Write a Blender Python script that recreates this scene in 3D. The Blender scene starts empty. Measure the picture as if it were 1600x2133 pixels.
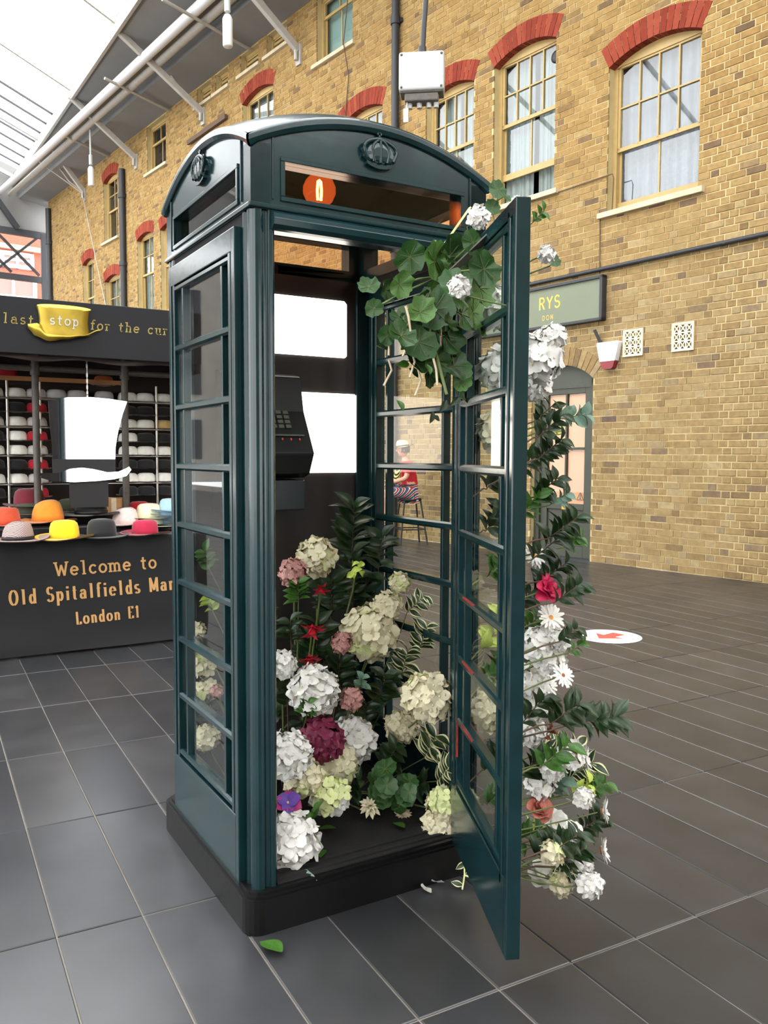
import bpy, bmesh, math, random
from mathutils import Vector, Matrix, Quaternion, Euler

random.seed(7)
SC = bpy.context.scene
COL = SC.collection
PI = math.pi

# ------------------------------------------------------------------ camera
CAM_F, CAM_PITCH, CAM_ROLL, CAM_YAW = 1752.13, 0.066455, 0.003903, 0.531381
CAM_POS = Vector((-1.28443, -2.63376, 1.38640))
_fw = Vector((math.sin(CAM_YAW) * math.cos(CAM_PITCH), math.cos(CAM_YAW) * math.cos(CAM_PITCH), -math.sin(CAM_PITCH)))
_rt0 = Vector((math.cos(CAM_YAW), -math.sin(CAM_YAW), 0.0))
_up0 = _rt0.cross(_fw)
_rt = _rt0 * math.cos(CAM_ROLL) + _up0 * math.sin(CAM_ROLL)
_up = _up0 * math.cos(CAM_ROLL) - _rt0 * math.sin(CAM_ROLL)
cam_data = bpy.data.cameras.new('camera')
cam = bpy.data.objects.new('camera', cam_data)
COL.objects.link(cam)
cam.matrix_world = Matrix(((_rt.x, _up.x, -_fw.x, CAM_POS.x), (_rt.y, _up.y, -_fw.y, CAM_POS.y), (_rt.z, _up.z, -_fw.z, CAM_POS.z), (0, 0, 0, 1)))
cam_data.sensor_fit = 'HORIZONTAL'
cam_data.sensor_width = 36.0
cam_data.lens = CAM_F / 1600.0 * 36.0
cam_data.clip_end = 300
SC.camera = cam

# ------------------------------------------------------------------ light and exposure
world = bpy.data.worlds.new('sky')
SC.world = world
world.use_nodes = True
_bg = world.node_tree.nodes['Background']
_bg.inputs['Color'].default_value = (0.97, 0.985, 1.0, 1)
_bg.inputs['Strength'].default_value = 6.5

SC.view_settings.view_transform = 'Standard'
SC.view_settings.look = 'None'
SC.view_settings.exposure = 0.0
SC.view_settings.gamma = 1.0
SC.view_settings.use_curve_mapping = False
SC.cycles.max_bounces = 10
SC.cycles.transparent_max_bounces = 24
SC.cycles.sample_clamp_indirect = 8.0
SC.cycles.caustics_reflective = False
SC.cycles.caustics_refractive = False
SC.cycles.use_denoising = True


# ------------------------------------------------------------------ mesh helpers
class MB:
    """collects shapes and links them as ONE mesh object"""
    def __init__(self, M=None):
        self.v, self.f, self.mi, self.sm = [], [], [], []
        self.M = M

    def add(self, verts, faces, mi=0, smooth=False):
        n = len(self.v)
        if self.M is not None:
            verts = [self.M @ Vector(q) for q in verts]
        self.v.extend([tuple(q) for q in verts])
        for f in faces:
            self.f.append(tuple(i + n for i in f))
            self.mi.append(mi)
            self.sm.append(smooth)

    def box(self, x0, x1, y0, y1, z0, z1, mi=0):
        v = [(x0, y0, z0), (x1, y0, z0), (x1, y1, z0), (x0, y1, z0), (x0, y0, z1), (x1, y0, z1), (x1, y1, z1), (x0, y1, z1)]
        self.add(v, [(0, 3, 2, 1), (4, 5, 6, 7), (0, 1, 5, 4), (1, 2, 6, 5), (2, 3, 7, 6), (3, 0, 4, 7)], mi)

    def beam(self, a, b, w, h=None, mi=0, up=(0, 0, 1)):
        a, b = Vector(a), Vector(b)
        h = h or w
        d = (b - a).normalized()
        s = d.cross(Vector(up))
        if s.length < 1e-4:
            s = d.cross(Vector((1, 0, 0)))
        s.normalize()
        t = s.cross(d)
        s, t = s * w / 2, t * h / 2
        v = [a - s - t, a + s - t, a + s + t, a - s + t, b - s - t, b + s - t, b + s + t, b - s + t]
        self.add(v, [(0, 3, 2, 1), (4, 5, 6, 7), (0, 1, 5, 4), (1, 2, 6, 5), (2, 3, 7, 6), (3, 0, 4, 7)], mi)

    def tube(self, pts, r, n=8, mi=0, r1=None):
        pts = [Vector(q) for q in pts]
        rings = []
        prev = None
        for i, q in enumerate(pts):
            d = (pts[min(i + 1, len(pts) - 1)] - pts[max(i - 1, 0)]).normalized()
            s = prev if prev is not None else d.orthogonal()
            s = (s - d * s.dot(d))
            if s.length < 1e-6:
                s = d.orthogonal()
            s.normalize()
            prev = s
            t = d.cross(s)
            rr = r if r1 is None else r + (r1 - r) * i / (len(pts) - 1)
            rings.append([q + (s * math.cos(2 * PI * k / n) + t * math.sin(2 * PI * k / n)) * rr for k in range(n)])
        v = [q for ring in rings for q in ring]
        f = []
        for i in range(len(pts) - 1):
            for k in range(n):
                f.append((i * n + k, i * n + (k + 1) % n, (i + 1) * n + (k + 1) % n, (i + 1) * n + k))
        self.add(v, f, mi, True)
        self.add(rings[0], [tuple(range(n))[::-1]], mi)
        self.add(rings[-1], [tuple(range(n))], mi)

    def lathe(self, prof, n=20, mi=0, sx=1.0, sy=1.0, c=(0, 0, 0), smooth=True):
        v, f = [], []
        for (r, z) in prof:
            for k in range(n):
                a = 2 * PI * k / n
                v.append((c[0] + r * sx * math.cos(a), c[1] + r * sy * math.sin(a), c[2] + z))
        m = len(prof)
        for i in range(m - 1):
            for k in range(n):
                f.append((i * n + k, i * n + (k + 1) % n, (i + 1) * n + (k + 1) % n, (i + 1) * n + k))
        if prof[0][0] > 1e-5:
            f.append(tuple(range(n))[::-1])
        if prof[-1][0] > 1e-5:
            f.append(tuple((m - 1) * n + k for k in range(n)))
        self.add(v, f, mi, smooth)

    def prism(self, poly, axis, a, b, mi=0, smooth=False):
        """poly: 2D points; axis 'x': (y,z) extruded in x; 'y': (x,z); 'z': (x,y)"""
        def p3(q, t):
            if axis == 'x':
                return (t, q[0], q[1])
            if axis == 'y':
                return (q[0], t, q[1])
            return (q[0], q[1], t)
        n = len(poly)
        v = [p3(q, a) for q in poly] + [p3(q, b) for q in poly]
        f = [(i, (i + 1) % n, n + (i + 1) % n, n + i) for i in range(n)]
        self.add(v, f, mi, smooth)
        self.add(v, [tuple(range(n))[::-1], tuple(range(n, 2 * n))], mi)

    def grid(self, fn, nu, nv, mi=0, smooth=True):
        v = [fn(i / nu, j / nv) for j in range(nv + 1) for i in range(nu + 1)]
        f = [(j * (nu + 1) + i, j * (nu + 1) + i + 1, (j + 1) * (nu + 1) + i + 1, (j + 1) * (nu + 1) + i) for j in range(nv) for i in range(nu)]
        self.add(v, f, mi, smooth)

    def mesh(self, name, mats):
        me = bpy.data.meshes.new(name)
        me.from_pydata(self.v, [], self.f)
        if not isinstance(mats, (list, tuple)):
            mats = [mats]
        for m in mats:
            me.materials.append(m)
        me.polygons.foreach_set('material_index', self.mi)
        me.polygons.foreach_set('use_smooth', self.sm)
        me.update()
        return me

    def build(self, name, mats, parent=None, bevel=0.0, seg=2, fix=True):
        me = self.mesh(name, mats)
        if fix:
            bm = bmesh.new()
            bm.from_mesh(me)
            bmesh.ops.recalc_face_normals(bm, faces=bm.faces)
            bm.to_mesh(me)
            bm.free()
        return link(name, me, parent, bevel, seg)


def link(name, me, parent=None, bevel=0.0, seg=2):
    o = bpy.data.objects.new(name, me)
    COL.objects.link(o)
    if parent is not None:
        o.parent = parent
    if bevel:
        b = o.modifiers.new('bevel', 'BEVEL')
        b.width = bevel
        b.segments = seg
        b.limit_method = 'ANGLE'
        b.angle_limit = math.radians(40)
    return o


def tag(o, label=None, cat=None, group=None, kind=None):
    if label:
        o['label'] = label
    if cat:
        o['category'] = cat
    if group:
        o['group'] = group
    if kind:
        o['kind'] = kind
    return o


def thing(name, label, cat, loc=(0, 0, 0), rotz=0.0, group=None):
    o = bpy.data.objects.new(name, None)
    COL.objects.link(o)
    o.empty_display_size = 0.1
    o.location = loc
    o.rotation_euler = (0, 0, rotz)
    return tag(o, label, cat, group)


def copy_tree(o, parent=None):
    c = o.copy()
    COL.objects.link(c)
    if parent is not None:
        c.parent = parent
    for ch in list(o.children):
        copy_tree(ch, c)
    return c


# ------------------------------------------------------------------ materials
def s2l(c):
    return tuple(((q / 255.0) / 12.92 if q / 255.0 <= 0.04045 else ((q / 255.0 + 0.055) / 1.055) ** 2.4) for q in c)


def mat(name, rgb, rough=0.6, metal=0.0, var=0.0, scale=12.0, bump=0.0, bscale=80.0, spec=0.5, sheen=0.0, coat=0.0, trans=0.0, lin=False):
    m = bpy.data.materials.new(name)
    m.use_nodes = True
    nt = m.node_tree
    b = nt.nodes['Principled BSDF']
    c = rgb if lin else s2l(rgb)
    b.inputs['Base Color'].default_value = (*c, 1)
    b.inputs['Roughness'].default_value = rough
    b.inputs['Metallic'].default_value = metal
    b.inputs['Specular IOR Level'].default_value = spec
    b.inputs['Coat Weight'].default_value = coat
    b.inputs['Sheen Weight'].default_value = sheen
    if trans:
        b.inputs['Subsurface Weight'].default_value = trans
        b.inputs['Subsurface Radius'].default_value = (0.01, 0.01, 0.006)
    if var or bump:
        tc = nt.nodes.new('ShaderNodeTexCoord')
    if var:
        n = nt.nodes.new('ShaderNodeTexNoise')
        n.inputs['Scale'].default_value = scale
        n.inputs['Detail'].default_value = 5
        nt.links.new(tc.outputs['Object'], n.inputs['Vector'])
        r = nt.nodes.new('ShaderNodeValToRGB')
        r.color_ramp.elements[0].position = 0.3
        r.color_ramp.elements[1].position = 0.72
        r.color_ramp.elements[0].color = (*[max(0, q * (1 - var)) for q in c], 1)
        r.color_ramp.elements[1].color = (*[min(1, q * (1 + var)) for q in c], 1)
        nt.links.new(n.outputs['Fac'], r.inputs['Fac'])
        nt.links.new(r.outputs['Color'], b.inputs['Base Color'])
    if bump:
        n2 = nt.nodes.new('ShaderNodeTexNoise')
        n2.inputs['Scale'].default_value = bscale
        n2.inputs['Detail'].default_value = 4
        nt.links.new(tc.outputs['Object'], n2.inputs['Vector'])
        bp = nt.nodes.new('ShaderNodeBump')
        bp.inputs['Strength'].default_value = bump
        bp.inputs['Distance'].default_value = 0.01
        nt.links.new(n2.outputs['Fac'], bp.inputs['Height'])
        nt.links.new(bp.outputs['Normal'], b.inputs['Normal'])
    return m


def glass_mat(name, tint=(1, 1, 1), ior=1.5, gain=1.0):
    """thin sheet glass: clear transmission plus fresnel reflection"""
    m = bpy.data.materials.new(name)
    m.use_nodes = True
    nt = m.node_tree
    nt.nodes.clear()
    out = nt.nodes.new('ShaderNodeOutputMaterial')
    tr = nt.nodes.new('ShaderNodeBsdfTransparent')
    tr.inputs['Color'].default_value = (*tint, 1)
    gl = nt.nodes.new('ShaderNodeBsdfGlossy')
    gl.inputs['Roughness'].default_value = 0.02
    fr = nt.nodes.new('ShaderNodeFresnel')
    fr.inputs['IOR'].default_value = ior
    mul = nt.nodes.new('ShaderNodeMath')
    mul.operation = 'MULTIPLY'
    mul.use_clamp = True
    mul.inputs[1].default_value = gain
    mx = nt.nodes.new('ShaderNodeMixShader')
    ge = nt.nodes.new('ShaderNodeNewGeometry')     # only the face towards the light path's entry reflects
    inv = nt.nodes.new('ShaderNodeMath')
    inv.operation = 'SUBTRACT'
    inv.inputs[0].default_value = 1.0
    nt.links.new(ge.outputs['Backfacing'], inv.inputs[1])
    m2 = nt.nodes.new('ShaderNodeMath')
    m2.operation = 'MULTIPLY'
    nt.links.new(fr.outputs['Fac'], m2.inputs[0])
    nt.links.new(inv.outputs[0], m2.inputs[1])
    nt.links.new(m2.outputs[0], mul.inputs[0])
    nt.links.new(mul.outputs[0], mx.inputs['Fac'])
    nt.links.new(tr.outputs[0], mx.inputs[1])
    nt.links.new(gl.outputs[0], mx.inputs[2])
    nt.links.new(mx.outputs[0], out.inputs['Surface'])
    return m


def emit_mat(name, rgb, strength):
    m = bpy.data.materials.new(name)
    m.use_nodes = True
    b = m.node_tree.nodes['Principled BSDF']
    b.inputs['Base Color'].default_value = (*rgb, 1)
    b.inputs['Emission Color'].default_value = (*rgb, 1)
    b.inputs['Emission Strength'].default_value = strength
    return m


def piece_mat(name, cols, rough=0.85, noise=0.25, nscale=14.0, bump=0.35, bscale=60.0, spec=0.3, rvar=0.0, gain=1.0, zt=None):
    """every brick / tile takes its own colour from a ramp: by object and by island"""
    m = bpy.data.materials.new(name)
    m.use_nodes = True
    nt = m.node_tree
    b = nt.nodes['Principled BSDF']
    b.inputs['Specular IOR Level'].default_value = spec
    oi = nt.nodes.new('ShaderNodeObjectInfo')
    ge = nt.nodes.new('ShaderNodeNewGeometry')
    ad = nt.nodes.new('ShaderNodeMath')
    ad.operation = 'ADD'
    fr = nt.nodes.new('ShaderNodeMath')
    fr.operation = 'FRACT'
    nt.links.new(oi.outputs['Random'], ad.inputs[0])
    nt.links.new(ge.outputs['Random Per Island'], ad.inputs[1])
    nt.links.new(ad.outputs[0], fr.inputs[0])
    r = nt.nodes.new('ShaderNodeValToRGB')
    els = r.color_ramp.elements
    while len(els) < len(cols):
        els.new(0.5)
    for i, (pos, c) in enumerate(cols):
        els[i].position = pos
        els[i].color = (*[gain * q for q in s2l(c)], 1)
    nt.links.new(fr.outputs[0], r.inputs['Fac'])
    n = nt.nodes.new('ShaderNodeTexNoise')
    n.inputs['Scale'].default_value = nscale
    n.inputs['Detail'].default_value = 6
    nt.links.new(ge.outputs['Position'], n.inputs['Vector'])
    mr = nt.nodes.new('ShaderNodeMapRange')
    mr.inputs['From Min'].default_value = 0.25
    mr.inputs['From Max'].default_value = 0.75
    mr.inputs['To Min'].default_value = 1 - noise
    mr.inputs['To Max'].default_value = 1 + noise
    nt.links.new(n.outputs['Fac'], mr.inputs['Value'])
    mu = nt.nodes.new('ShaderNodeMix')
    mu.data_type = 'RGBA'
    mu.blend_type = 'MULTIPLY'
    mu.inputs['Factor'].default_value = 1.0
    nt.links.new(r.outputs['Color'], mu.inputs['A'])
    nt.links.new(mr.outputs['Result'], mu.inputs['B'])
    nt.links.new(mu.outputs['Result'], b.inputs['Base Color'])
    if zt:           # bricks are tinted paler low on the wall and warmer higher up
        sp = nt.nodes.new('ShaderNodeSeparateXYZ')
        nt.links.new(ge.outputs['Position'], sp.inputs[0])
        mz = nt.nodes.new('ShaderNodeMapRange')
        mz.inputs['From Min'].default_value = zt[0]
        mz.inputs['From Max'].default_value = zt[1]
        nt.links.new(sp.outputs['Z'], mz.inputs['Value'])
        tc = nt.nodes.new('ShaderNodeMix')
        tc.data_type = 'RGBA'
        tc.inputs['A'].default_value = (*zt[2], 1)
        tc.inputs['B'].default_value = (*zt[3], 1)
        nt.links.new(mz.outputs['Result'], tc.inputs['Factor'])
        m4 = nt.nodes.new('ShaderNodeMix')
        m4.data_type = 'RGBA'
        m4.blend_type = 'MULTIPLY'
        m4.inputs['Factor'].default_value = 1.0
        nt.links.new(mu.outputs['Result'], m4.inputs['A'])
        nt.links.new(tc.outputs['Result'], m4.inputs['B'])
        nt.links.new(m4.outputs['Result'], b.inputs['Base Color'])
    b.inputs['Roughness'].default_value = rough
    if rvar:
        n3 = nt.nodes.new('ShaderNodeTexNoise')
        n3.inputs['Scale'].default_value = 2.2
        n3.inputs['Detail'].default_value = 4
        nt.links.new(ge.outputs['Position'], n3.inputs['Vector'])
        m3 = nt.nodes.new('ShaderNodeMapRange')
        m3.inputs['From Min'].default_value = 0.3
        m3.inputs['From Max'].default_value = 0.7
        m3.inputs['To Min'].default_value = rough - rvar
        m3.inputs['To Max'].default_value = rough + rvar
        nt.links.new(n3.outputs['Fac'], m3.inputs['Value'])
        nt.links.new(m3.outputs['Result'], b.inputs['Roughness'])
    n2 = nt.nodes.new('ShaderNodeTexNoise')
    n2.inputs['Scale'].default_value = bscale
    n2.inputs['Detail'].default_value = 5
    nt.links.new(ge.outputs['Position'], n2.inputs['Vector'])
    bp = nt.nodes.new('ShaderNodeBump')
    bp.inputs['Strength'].default_value = bump
    bp.inputs['Distance'].default_value = 0.006
    nt.links.new(n2.outputs['Fac'], bp.inputs['Height'])
    nt.links.new(bp.outputs['Normal'], b.inputs['Normal'])
    return m


M = {}
M['brick'] = piece_mat('stock_brick', [(0.0, (158, 128, 88)), (0.08, (184, 150, 100)), (0.35, (196, 162, 108)), (0.6, (204, 172, 118)), (0.78, (186, 152, 100)), (0.9, (212, 184, 134)), (0.97, (156, 128, 98)), (1.0, (134, 110, 92))], rough=0.9, noise=0.22, nscale=18, gain=0.54, zt=(3.0, 5.5, (0.93, 0.97, 1.02), (1.02, 0.96, 0.79)))
M['mortar'] = mat('pale_mortar', (188, 170, 124), 0.95, var=0.12, scale=3.0, bump=0.5, bscale=50)
M['redbrick'] = piece_mat('red_arch_brick', [(0.0, (172, 66, 44)), (0.5, (190, 78, 52)), (1.0, (205, 96, 68))], rough=0.85, noise=0.15, gain=0.45)
M['farbrick'] = piece_mat('far_red_brick', [(0.0, (196, 104, 84)), (0.5, (214, 122, 100)), (1.0, (222, 140, 118))], rough=0.9, noise=0.15, gain=0.7)
M['tile'] = piece_mat('granite_paving', [(0.0, (56, 58, 61)), (0.4, (62, 63, 67)), (0.75, (67, 68, 71)), (1.0, (75, 75, 77))], rough=0.31, noise=0.25, nscale=5.0, bump=0.012, bscale=140, spec=0.6, rvar=0.03, gain=0.62)
M['grout'] = mat('pale_grout', (120, 114, 106), 0.9, var=0.2, scale=4)
M['paint'] = mat('dark_teal_gloss_paint', (17, 44, 48), 0.17, var=0.22, scale=7, bump=0.02, bscale=26, spec=0.45)
M['plinth'] = mat('black_plinth_paint', (10, 10, 11), 0.4, var=0.3, scale=9, bump=0.05, bscale=40, spec=0.3)
M['inside'] = mat('dark_backboard_paint', (34, 28, 27), 0.5, var=0.15, scale=6)
M['rebate'] = mat('shade_dark_rebate', (14, 15, 17), 0.7, spec=0.15)  # shade under the cornice put into the colour, dull to mute reflections
M['oldred'] = mat('old_red_paint', (150, 38, 38), 0.5, var=0.4, scale=60)
M['kfloor'] = mat('dusty_black_kiosk_floor', (24, 23, 23), 0.8, var=0.35, scale=14, bump=0.2)
M['glass'] = glass_mat('clear_glass', (0.97, 0.985, 0.975))
M['winglass'] = glass_mat('window_glass', (0.93, 0.96, 0.97), ior=1.75, gain=1.3)
M['skyglass'] = glass_mat('roof_glass', (0.97, 0.98, 0.98), ior=1.3)
M['signglass'] = glass_mat('reflection_tinted_glass', (0.92, 0.80, 0.72))  # clear glass; the tint stands in for reddish reflections
M['lightbox'] = emit_mat('backlit_notice_panel', (1.0, 0.93, 0.82), 5.0)
M['filament'] = emit_mat('glowing_filament', (1.0, 0.42, 0.1), 60.0)
M['amber'] = glass_mat('amber_bulb_glass', (1.0, 0.55, 0.28))
_nt = M['amber'].node_tree
_out = [q for q in _nt.nodes if q.type == 'OUTPUT_MATERIAL'][0]
_src = _out.inputs['Surface'].links[0].from_socket
_em = _nt.nodes.new('ShaderNodeEmission')
_em.inputs['Color'].default_value = (1.0, 0.22, 0.05, 1)
_em.inputs['Strength'].default_value = 0.35
_ad = _nt.nodes.new('ShaderNodeAddShader')
_nt.links.new(_src, _ad.inputs[0])
_nt.links.new(_em.outputs[0], _ad.inputs[1])
_nt.links.new(_ad.outputs[0], _out.inputs['Surface'])
M['brass'] = mat('brass', (180, 140, 70), 0.3, 1.0)
M['phone'] = mat('phone_dark_plastic', (20, 22, 24), 0.4, var=0.1)
M['phonelit'] = mat('phone_display_strip', (84, 90, 80), 0.4)
M['phonebox'] = mat('phone_box_blue_black', (17, 25, 30), 0.35, var=0.1)
M['cream'] = mat('cream_window_paint', (176, 150, 96), 0.5, var=0.06)
M['stone'] = mat('pale_sill_stone', (196, 182, 152), 0.8, var=0.12, scale=9)
M['lace'] = mat('grey_lace_curtain', (124, 127, 133), 0.95, var=0.25, scale=22)
M['voile'] = mat('pale_green_voile_curtain', (134, 146, 142), 0.9, var=0.1)
M['blind'] = mat('pale_teal_blind', (150, 178, 168), 0.8)
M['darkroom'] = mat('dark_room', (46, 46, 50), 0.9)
M['pipe'] = mat('dark_iron_pipe', (42, 44, 48), 0.5)
M['steelw'] = mat('pale_grey_steel_paint', (172, 168, 160), 0.55, var=0.08)
M['soffit'] = mat('grey_soffit_board', (128, 127, 125), 0.75, var=0.06, scale=1.5)
M['gutter'] = mat('pale_metal_gutter', (214, 216, 218), 0.45, 0.1)
M['steeld'] = mat('dark_steel_paint', (52, 54, 58), 0.5)
M['olive'] = mat('olive_green_joinery', (56, 60, 47), 0.5, var=0.08)
M['signgreen'] = mat('sage_sign_board', (112, 120, 98), 0.55, var=0.05, scale=2)
M['peach'] = mat('peach_window_paper', (214, 156, 118), 0.8, var=0.06, scale=3)
M['gold'] = mat('gold_lettering', (222, 188, 84), 0.45, 0.2)
M['copperink'] = mat('copper_print', (196, 150, 92), 0.6)
M['oldgold'] = mat('dull_gold_print', (170, 152, 78), 0.6)
M['greyink'] = mat('grey_print', (190, 190, 184), 0.6)
M['hatgold'] = mat('brushed_gold', (170, 146, 56), 0.38, 0.8, var=0.35, scale=6)
M['white'] = mat('white_plastic', (215, 216, 217), 0.4)
M['offwhite'] = mat('grey_white_plastic', (178, 181, 179), 0.5)
M['maroon'] = mat('maroon_plastic', (126, 30, 40), 0.4)
M['black'] = mat('black_rubber', (22, 22, 24), 0.5)
M['ventcream'] = mat('cream_vent_paint', (236, 222, 186), 0.7)
M['cloth'] = mat('charcoal_stall_cloth', (15, 16, 19), 0.9, var=0.15, scale=3, sheen=0.2)
M['fascia'] = mat('charcoal_fascia_board', (21, 22, 26), 0.6, spec=0.3, var=0.06, scale=2)
M['pole'] = mat('worn_dark_bronze_pole', (84, 78, 72), 0.5, var=0.2, scale=20)
M['canopy'] = mat('dark_brown_canopy', (44, 34, 30), 0.85, var=0.2)
M['mirror'] = mat('mirror_silver', (214, 218, 222), 0.03, 1.0)
M['wire'] = mat('chrome_rack_wire', (190, 186, 180), 0.3, 0.9)
M['red'] = mat('red_print', (226, 84, 70), 0.6)
M['sticker'] = mat('white_floor_vinyl', (240, 240, 238), 0.5)
M['lime'] = mat('lime_leaf', (188, 208, 92), 0.5, var=0.15, scale=20, trans=0.1)
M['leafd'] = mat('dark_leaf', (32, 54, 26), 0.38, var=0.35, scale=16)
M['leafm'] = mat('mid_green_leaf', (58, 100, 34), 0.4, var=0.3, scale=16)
M['leafr'] = mat('geranium_leaf', (44, 82, 34), 0.36, var=0.4, scale=18, bump=0.2, bscale=50)
M['leafr2'] = mat('pale_geranium_leaf', (76, 116, 50), 0.42, var=0.35, scale=18, bump=0.2, bscale=50)
M['leafe'] = mat('grey_green_leaf', (104, 134, 116), 0.5, var=0.2, scale=14)
M['leafn'] = mat('russet_leaf', (124, 66, 42), 0.5, var=0.3, scale=14)
M['leafedge'] = mat('cream_leaf_edge', (214, 214, 168), 0.5)
M['stem'] = mat('green_stem', (98, 112, 62), 0.6)
M['twig'] = mat('brown_twig', (92, 72, 56), 0.8)
M['fwhite'] = mat('white_petal', (226, 225, 220), 0.6, var=0.05, scale=30)
M['fcream'] = mat('cream_petal', (220, 213, 182), 0.6, var=0.08, scale=30)
M['fgreen'] = mat('greenish_petal', (214, 222, 160), 0.6, var=0.1, scale=30)
M['fwine'] = mat('wine_red_petal', (112, 24, 60), 0.6, var=0.35, scale=26)
M['fpink'] = mat('dusty_pink_petal', (184, 134, 128), 0.6, var=0.15, scale=26)
M['fred'] = mat('red_petal', (190, 30, 52), 0.55, var=0.2, scale=20)
M['fcrimson'] = mat('crimson_petal', (198, 34, 82), 0.55, var=0.2, scale=20)
M['fpeach'] = mat('peach_petal', (196, 122, 106), 0.6, var=0.15, scale=20)
M['fbeige'] = mat('beige_petal', (224, 206, 176), 0.6, var=0.12, scale=20)
M['fviolet'] = mat('violet_petal', (92, 60, 150), 0.6, var=0.3, scale=20)
M['fmag'] = mat('magenta_petal', (158, 36, 104), 0.6, var=0.2, scale=20)
M['eyeo'] = mat('orange_flower_eye', (224, 152, 60), 0.8, bump=0.5, bscale=300)
M['eyeb'] = mat('brown_flower_eye', (150, 92, 44), 0.8, bump=0.5, bscale=300)
M['eyey'] = mat('yellow_flower_eye', (222, 196, 110), 0.8, bump=0.5, bscale=300)


# ------------------------------------------------------------------ wall frame: local x along the wall, y out into the hall
WALL_A = math.radians(97.8)
W0 = Vector((6.87, 4.35, 0))
WD = Vector((math.cos(WALL_A), math.sin(WALL_A), 0))
WO = Vector((-math.sin(WALL_A), math.cos(WALL_A), 0))


def wp(u, z, out=0.0):
    return W0 + WD * u + WO * out + Vector((0, 0, z))


def wall_thing(name, label, cat, u, z, out=0.0, group=None):
    return thing(name, label, cat, wp(u, z, out), WALL_A, group)


def on_wall(name, me_mb, mats, label, kind=None, cat=None, bevel=0.0, fix=True):
    o = me_mb.build(name, mats, None, bevel, fix=fix)
    o.location = W0
    o.rotation_euler = (0, 0, WALL_A)
    return tag(o, label, cat, None, kind)


def proj(q):
    d = Vector(q) - CAM_POS
    z = d.dot(_fw)
    if z < 0.05:
        return (-9999, -9999, z)
    return (800 + CAM_F * d.dot(_rt) / z, 1066.5 - CAM_F * d.dot(_up) / z, z)

# ================================================================== STRUCTURE
# ------------------------------------------------------------------ floor of granite planks
fb = MB()
fb.box(-12, 12, -12, 42, -0.2, -0.004)
floor = fb.build('floor', M['grout'])
tag(floor, 'market hall floor paved with dark grey granite planks and thin pale joints', None, None, 'structure')
TA = math.radians(-1.6)
TEX, TEY = Vector((math.cos(TA), math.sin(TA), 0)), Vector((-math.sin(TA), math.cos(TA), 0))
TO = Vector((-0.62, 1.447, 0))
TW, TL = 0.2445, 0.80


def tile_mb(w, l, h=0.0):
    b = MB()
    x, y = w / 2, l / 2
    c = 0.0025
    v = [(-x, -y, -0.03), (x, -y, -0.03), (x, y, -0.03), (-x, y, -0.03), (-x, -y, -c), (x, -y, -c), (x, y, -c), (-x, y, -c),
         (-x + c, -y + c, 0), (x - c, -y + c, 0), (x - c, y - c, 0), (-x + c, y - c, 0)]
    f = [(8, 9, 10, 11)]
    for a in range(4):
        e = (a + 1) % 4
        f += [(a, e, 4 + e, 4 + a), (4 + a, 4 + e, 8 + e, 8 + a)]
    b.add(v, f)
    return b


tile_me = tile_mb(TW - 0.005, TL - 0.006).mesh('paving_plank', M['tile'])
cells = []
for i in range(-42, 44):
    for j in range(-14, 42):
        c = TO + TEX * ((i + 0.5) * TW) + TEY * ((j + 0.5) * TL)
        if (c - W0).dot(WO) < -0.12:
            continue
        px, py, dz = proj(c)
        seen = dz > 0.3 and -250 < px < 1850 and 900 < py < 2500
        cells.append((dz if seen else 1e6 + abs(dz), c))
cells.sort(key=lambda q: q[0])
trot = Matrix.Rotation(TA, 4, 'Z')
for k, (d, c) in enumerate(cells[:300]):
    o = link('paving_plank', tile_me, floor)
    o.location = (c.x, c.y, random.uniform(-0.0007, 0.0007))
    o.rotation_euler = (random.uniform(-0.0012, 0.0012), random.uniform(-0.002, 0.002), TA)
rb = MB()
tb = tile_mb(TW - 0.005, TL - 0.006)
for d, c in cells[300:]:
    rb.M = Matrix.Translation(c + Vector((0, 0, random.uniform(-0.0007, 0.0007)))) @ trot
    rb.add(tb.v, tb.f)
rest = rb.build('paving_planks', M['tile'], floor, fix=False)
tag(rest, kind='stuff')

# ------------------------------------------------------------------ yellow brick wall
# openings: (name, u0, u1, sill, spring, rise)
OPEN = {
    'A': (-0.22, 1.07, 4.50, 6.29, 0.15), 'B': (1.94, 3.10, 5.00, 7.00, 0.14), 'C': (3.51, 4.60, 5.00, 6.96, 0.13),
    'D': (5.72, 6.90, 5.30, 7.31, 0.13), 'E': (9.28, 10.57, 6.60, 8.83, 0.14), 'U': (6.58, 7.72, 8.66, 9.86, 0.0),
    'F': (14.47, 15.66, 8.68, 9.86, 0.0), 'G': (17.75, 18.85, 7.53, 9.22, 0.13), 'H': (15.32, 16.42, 5.00, 7.12, 0.12),
    'I': (13.55, 14.90, 5.00, 7.10, 0.12), 'J': (17.70, 18.86, 4.20, 6.42, 0.12), 'K': (19.75, 20.73, 5.00, 7.22, 0.12),
    'L': (9.88, 10.64, 9.46, 9.86, 0.0), 'N': (8.75, 9.53, 9.46, 9.86, 0.0), 'O': (12.02, 12.72, 9.46, 9.86, 0.0), 'P': (11.2, 11.8, 9.46, 9.86, 0.0),
    'door': (1.22, 2.28, 0.0, 2.42, 0.20),
}
WTOP, WU0, WU1 = 9.95, -10.0, 24.0


def holes():
    return [(o[0], o[1], o[2], o[3] + o[4]) for o in OPEN.values()]


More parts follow.
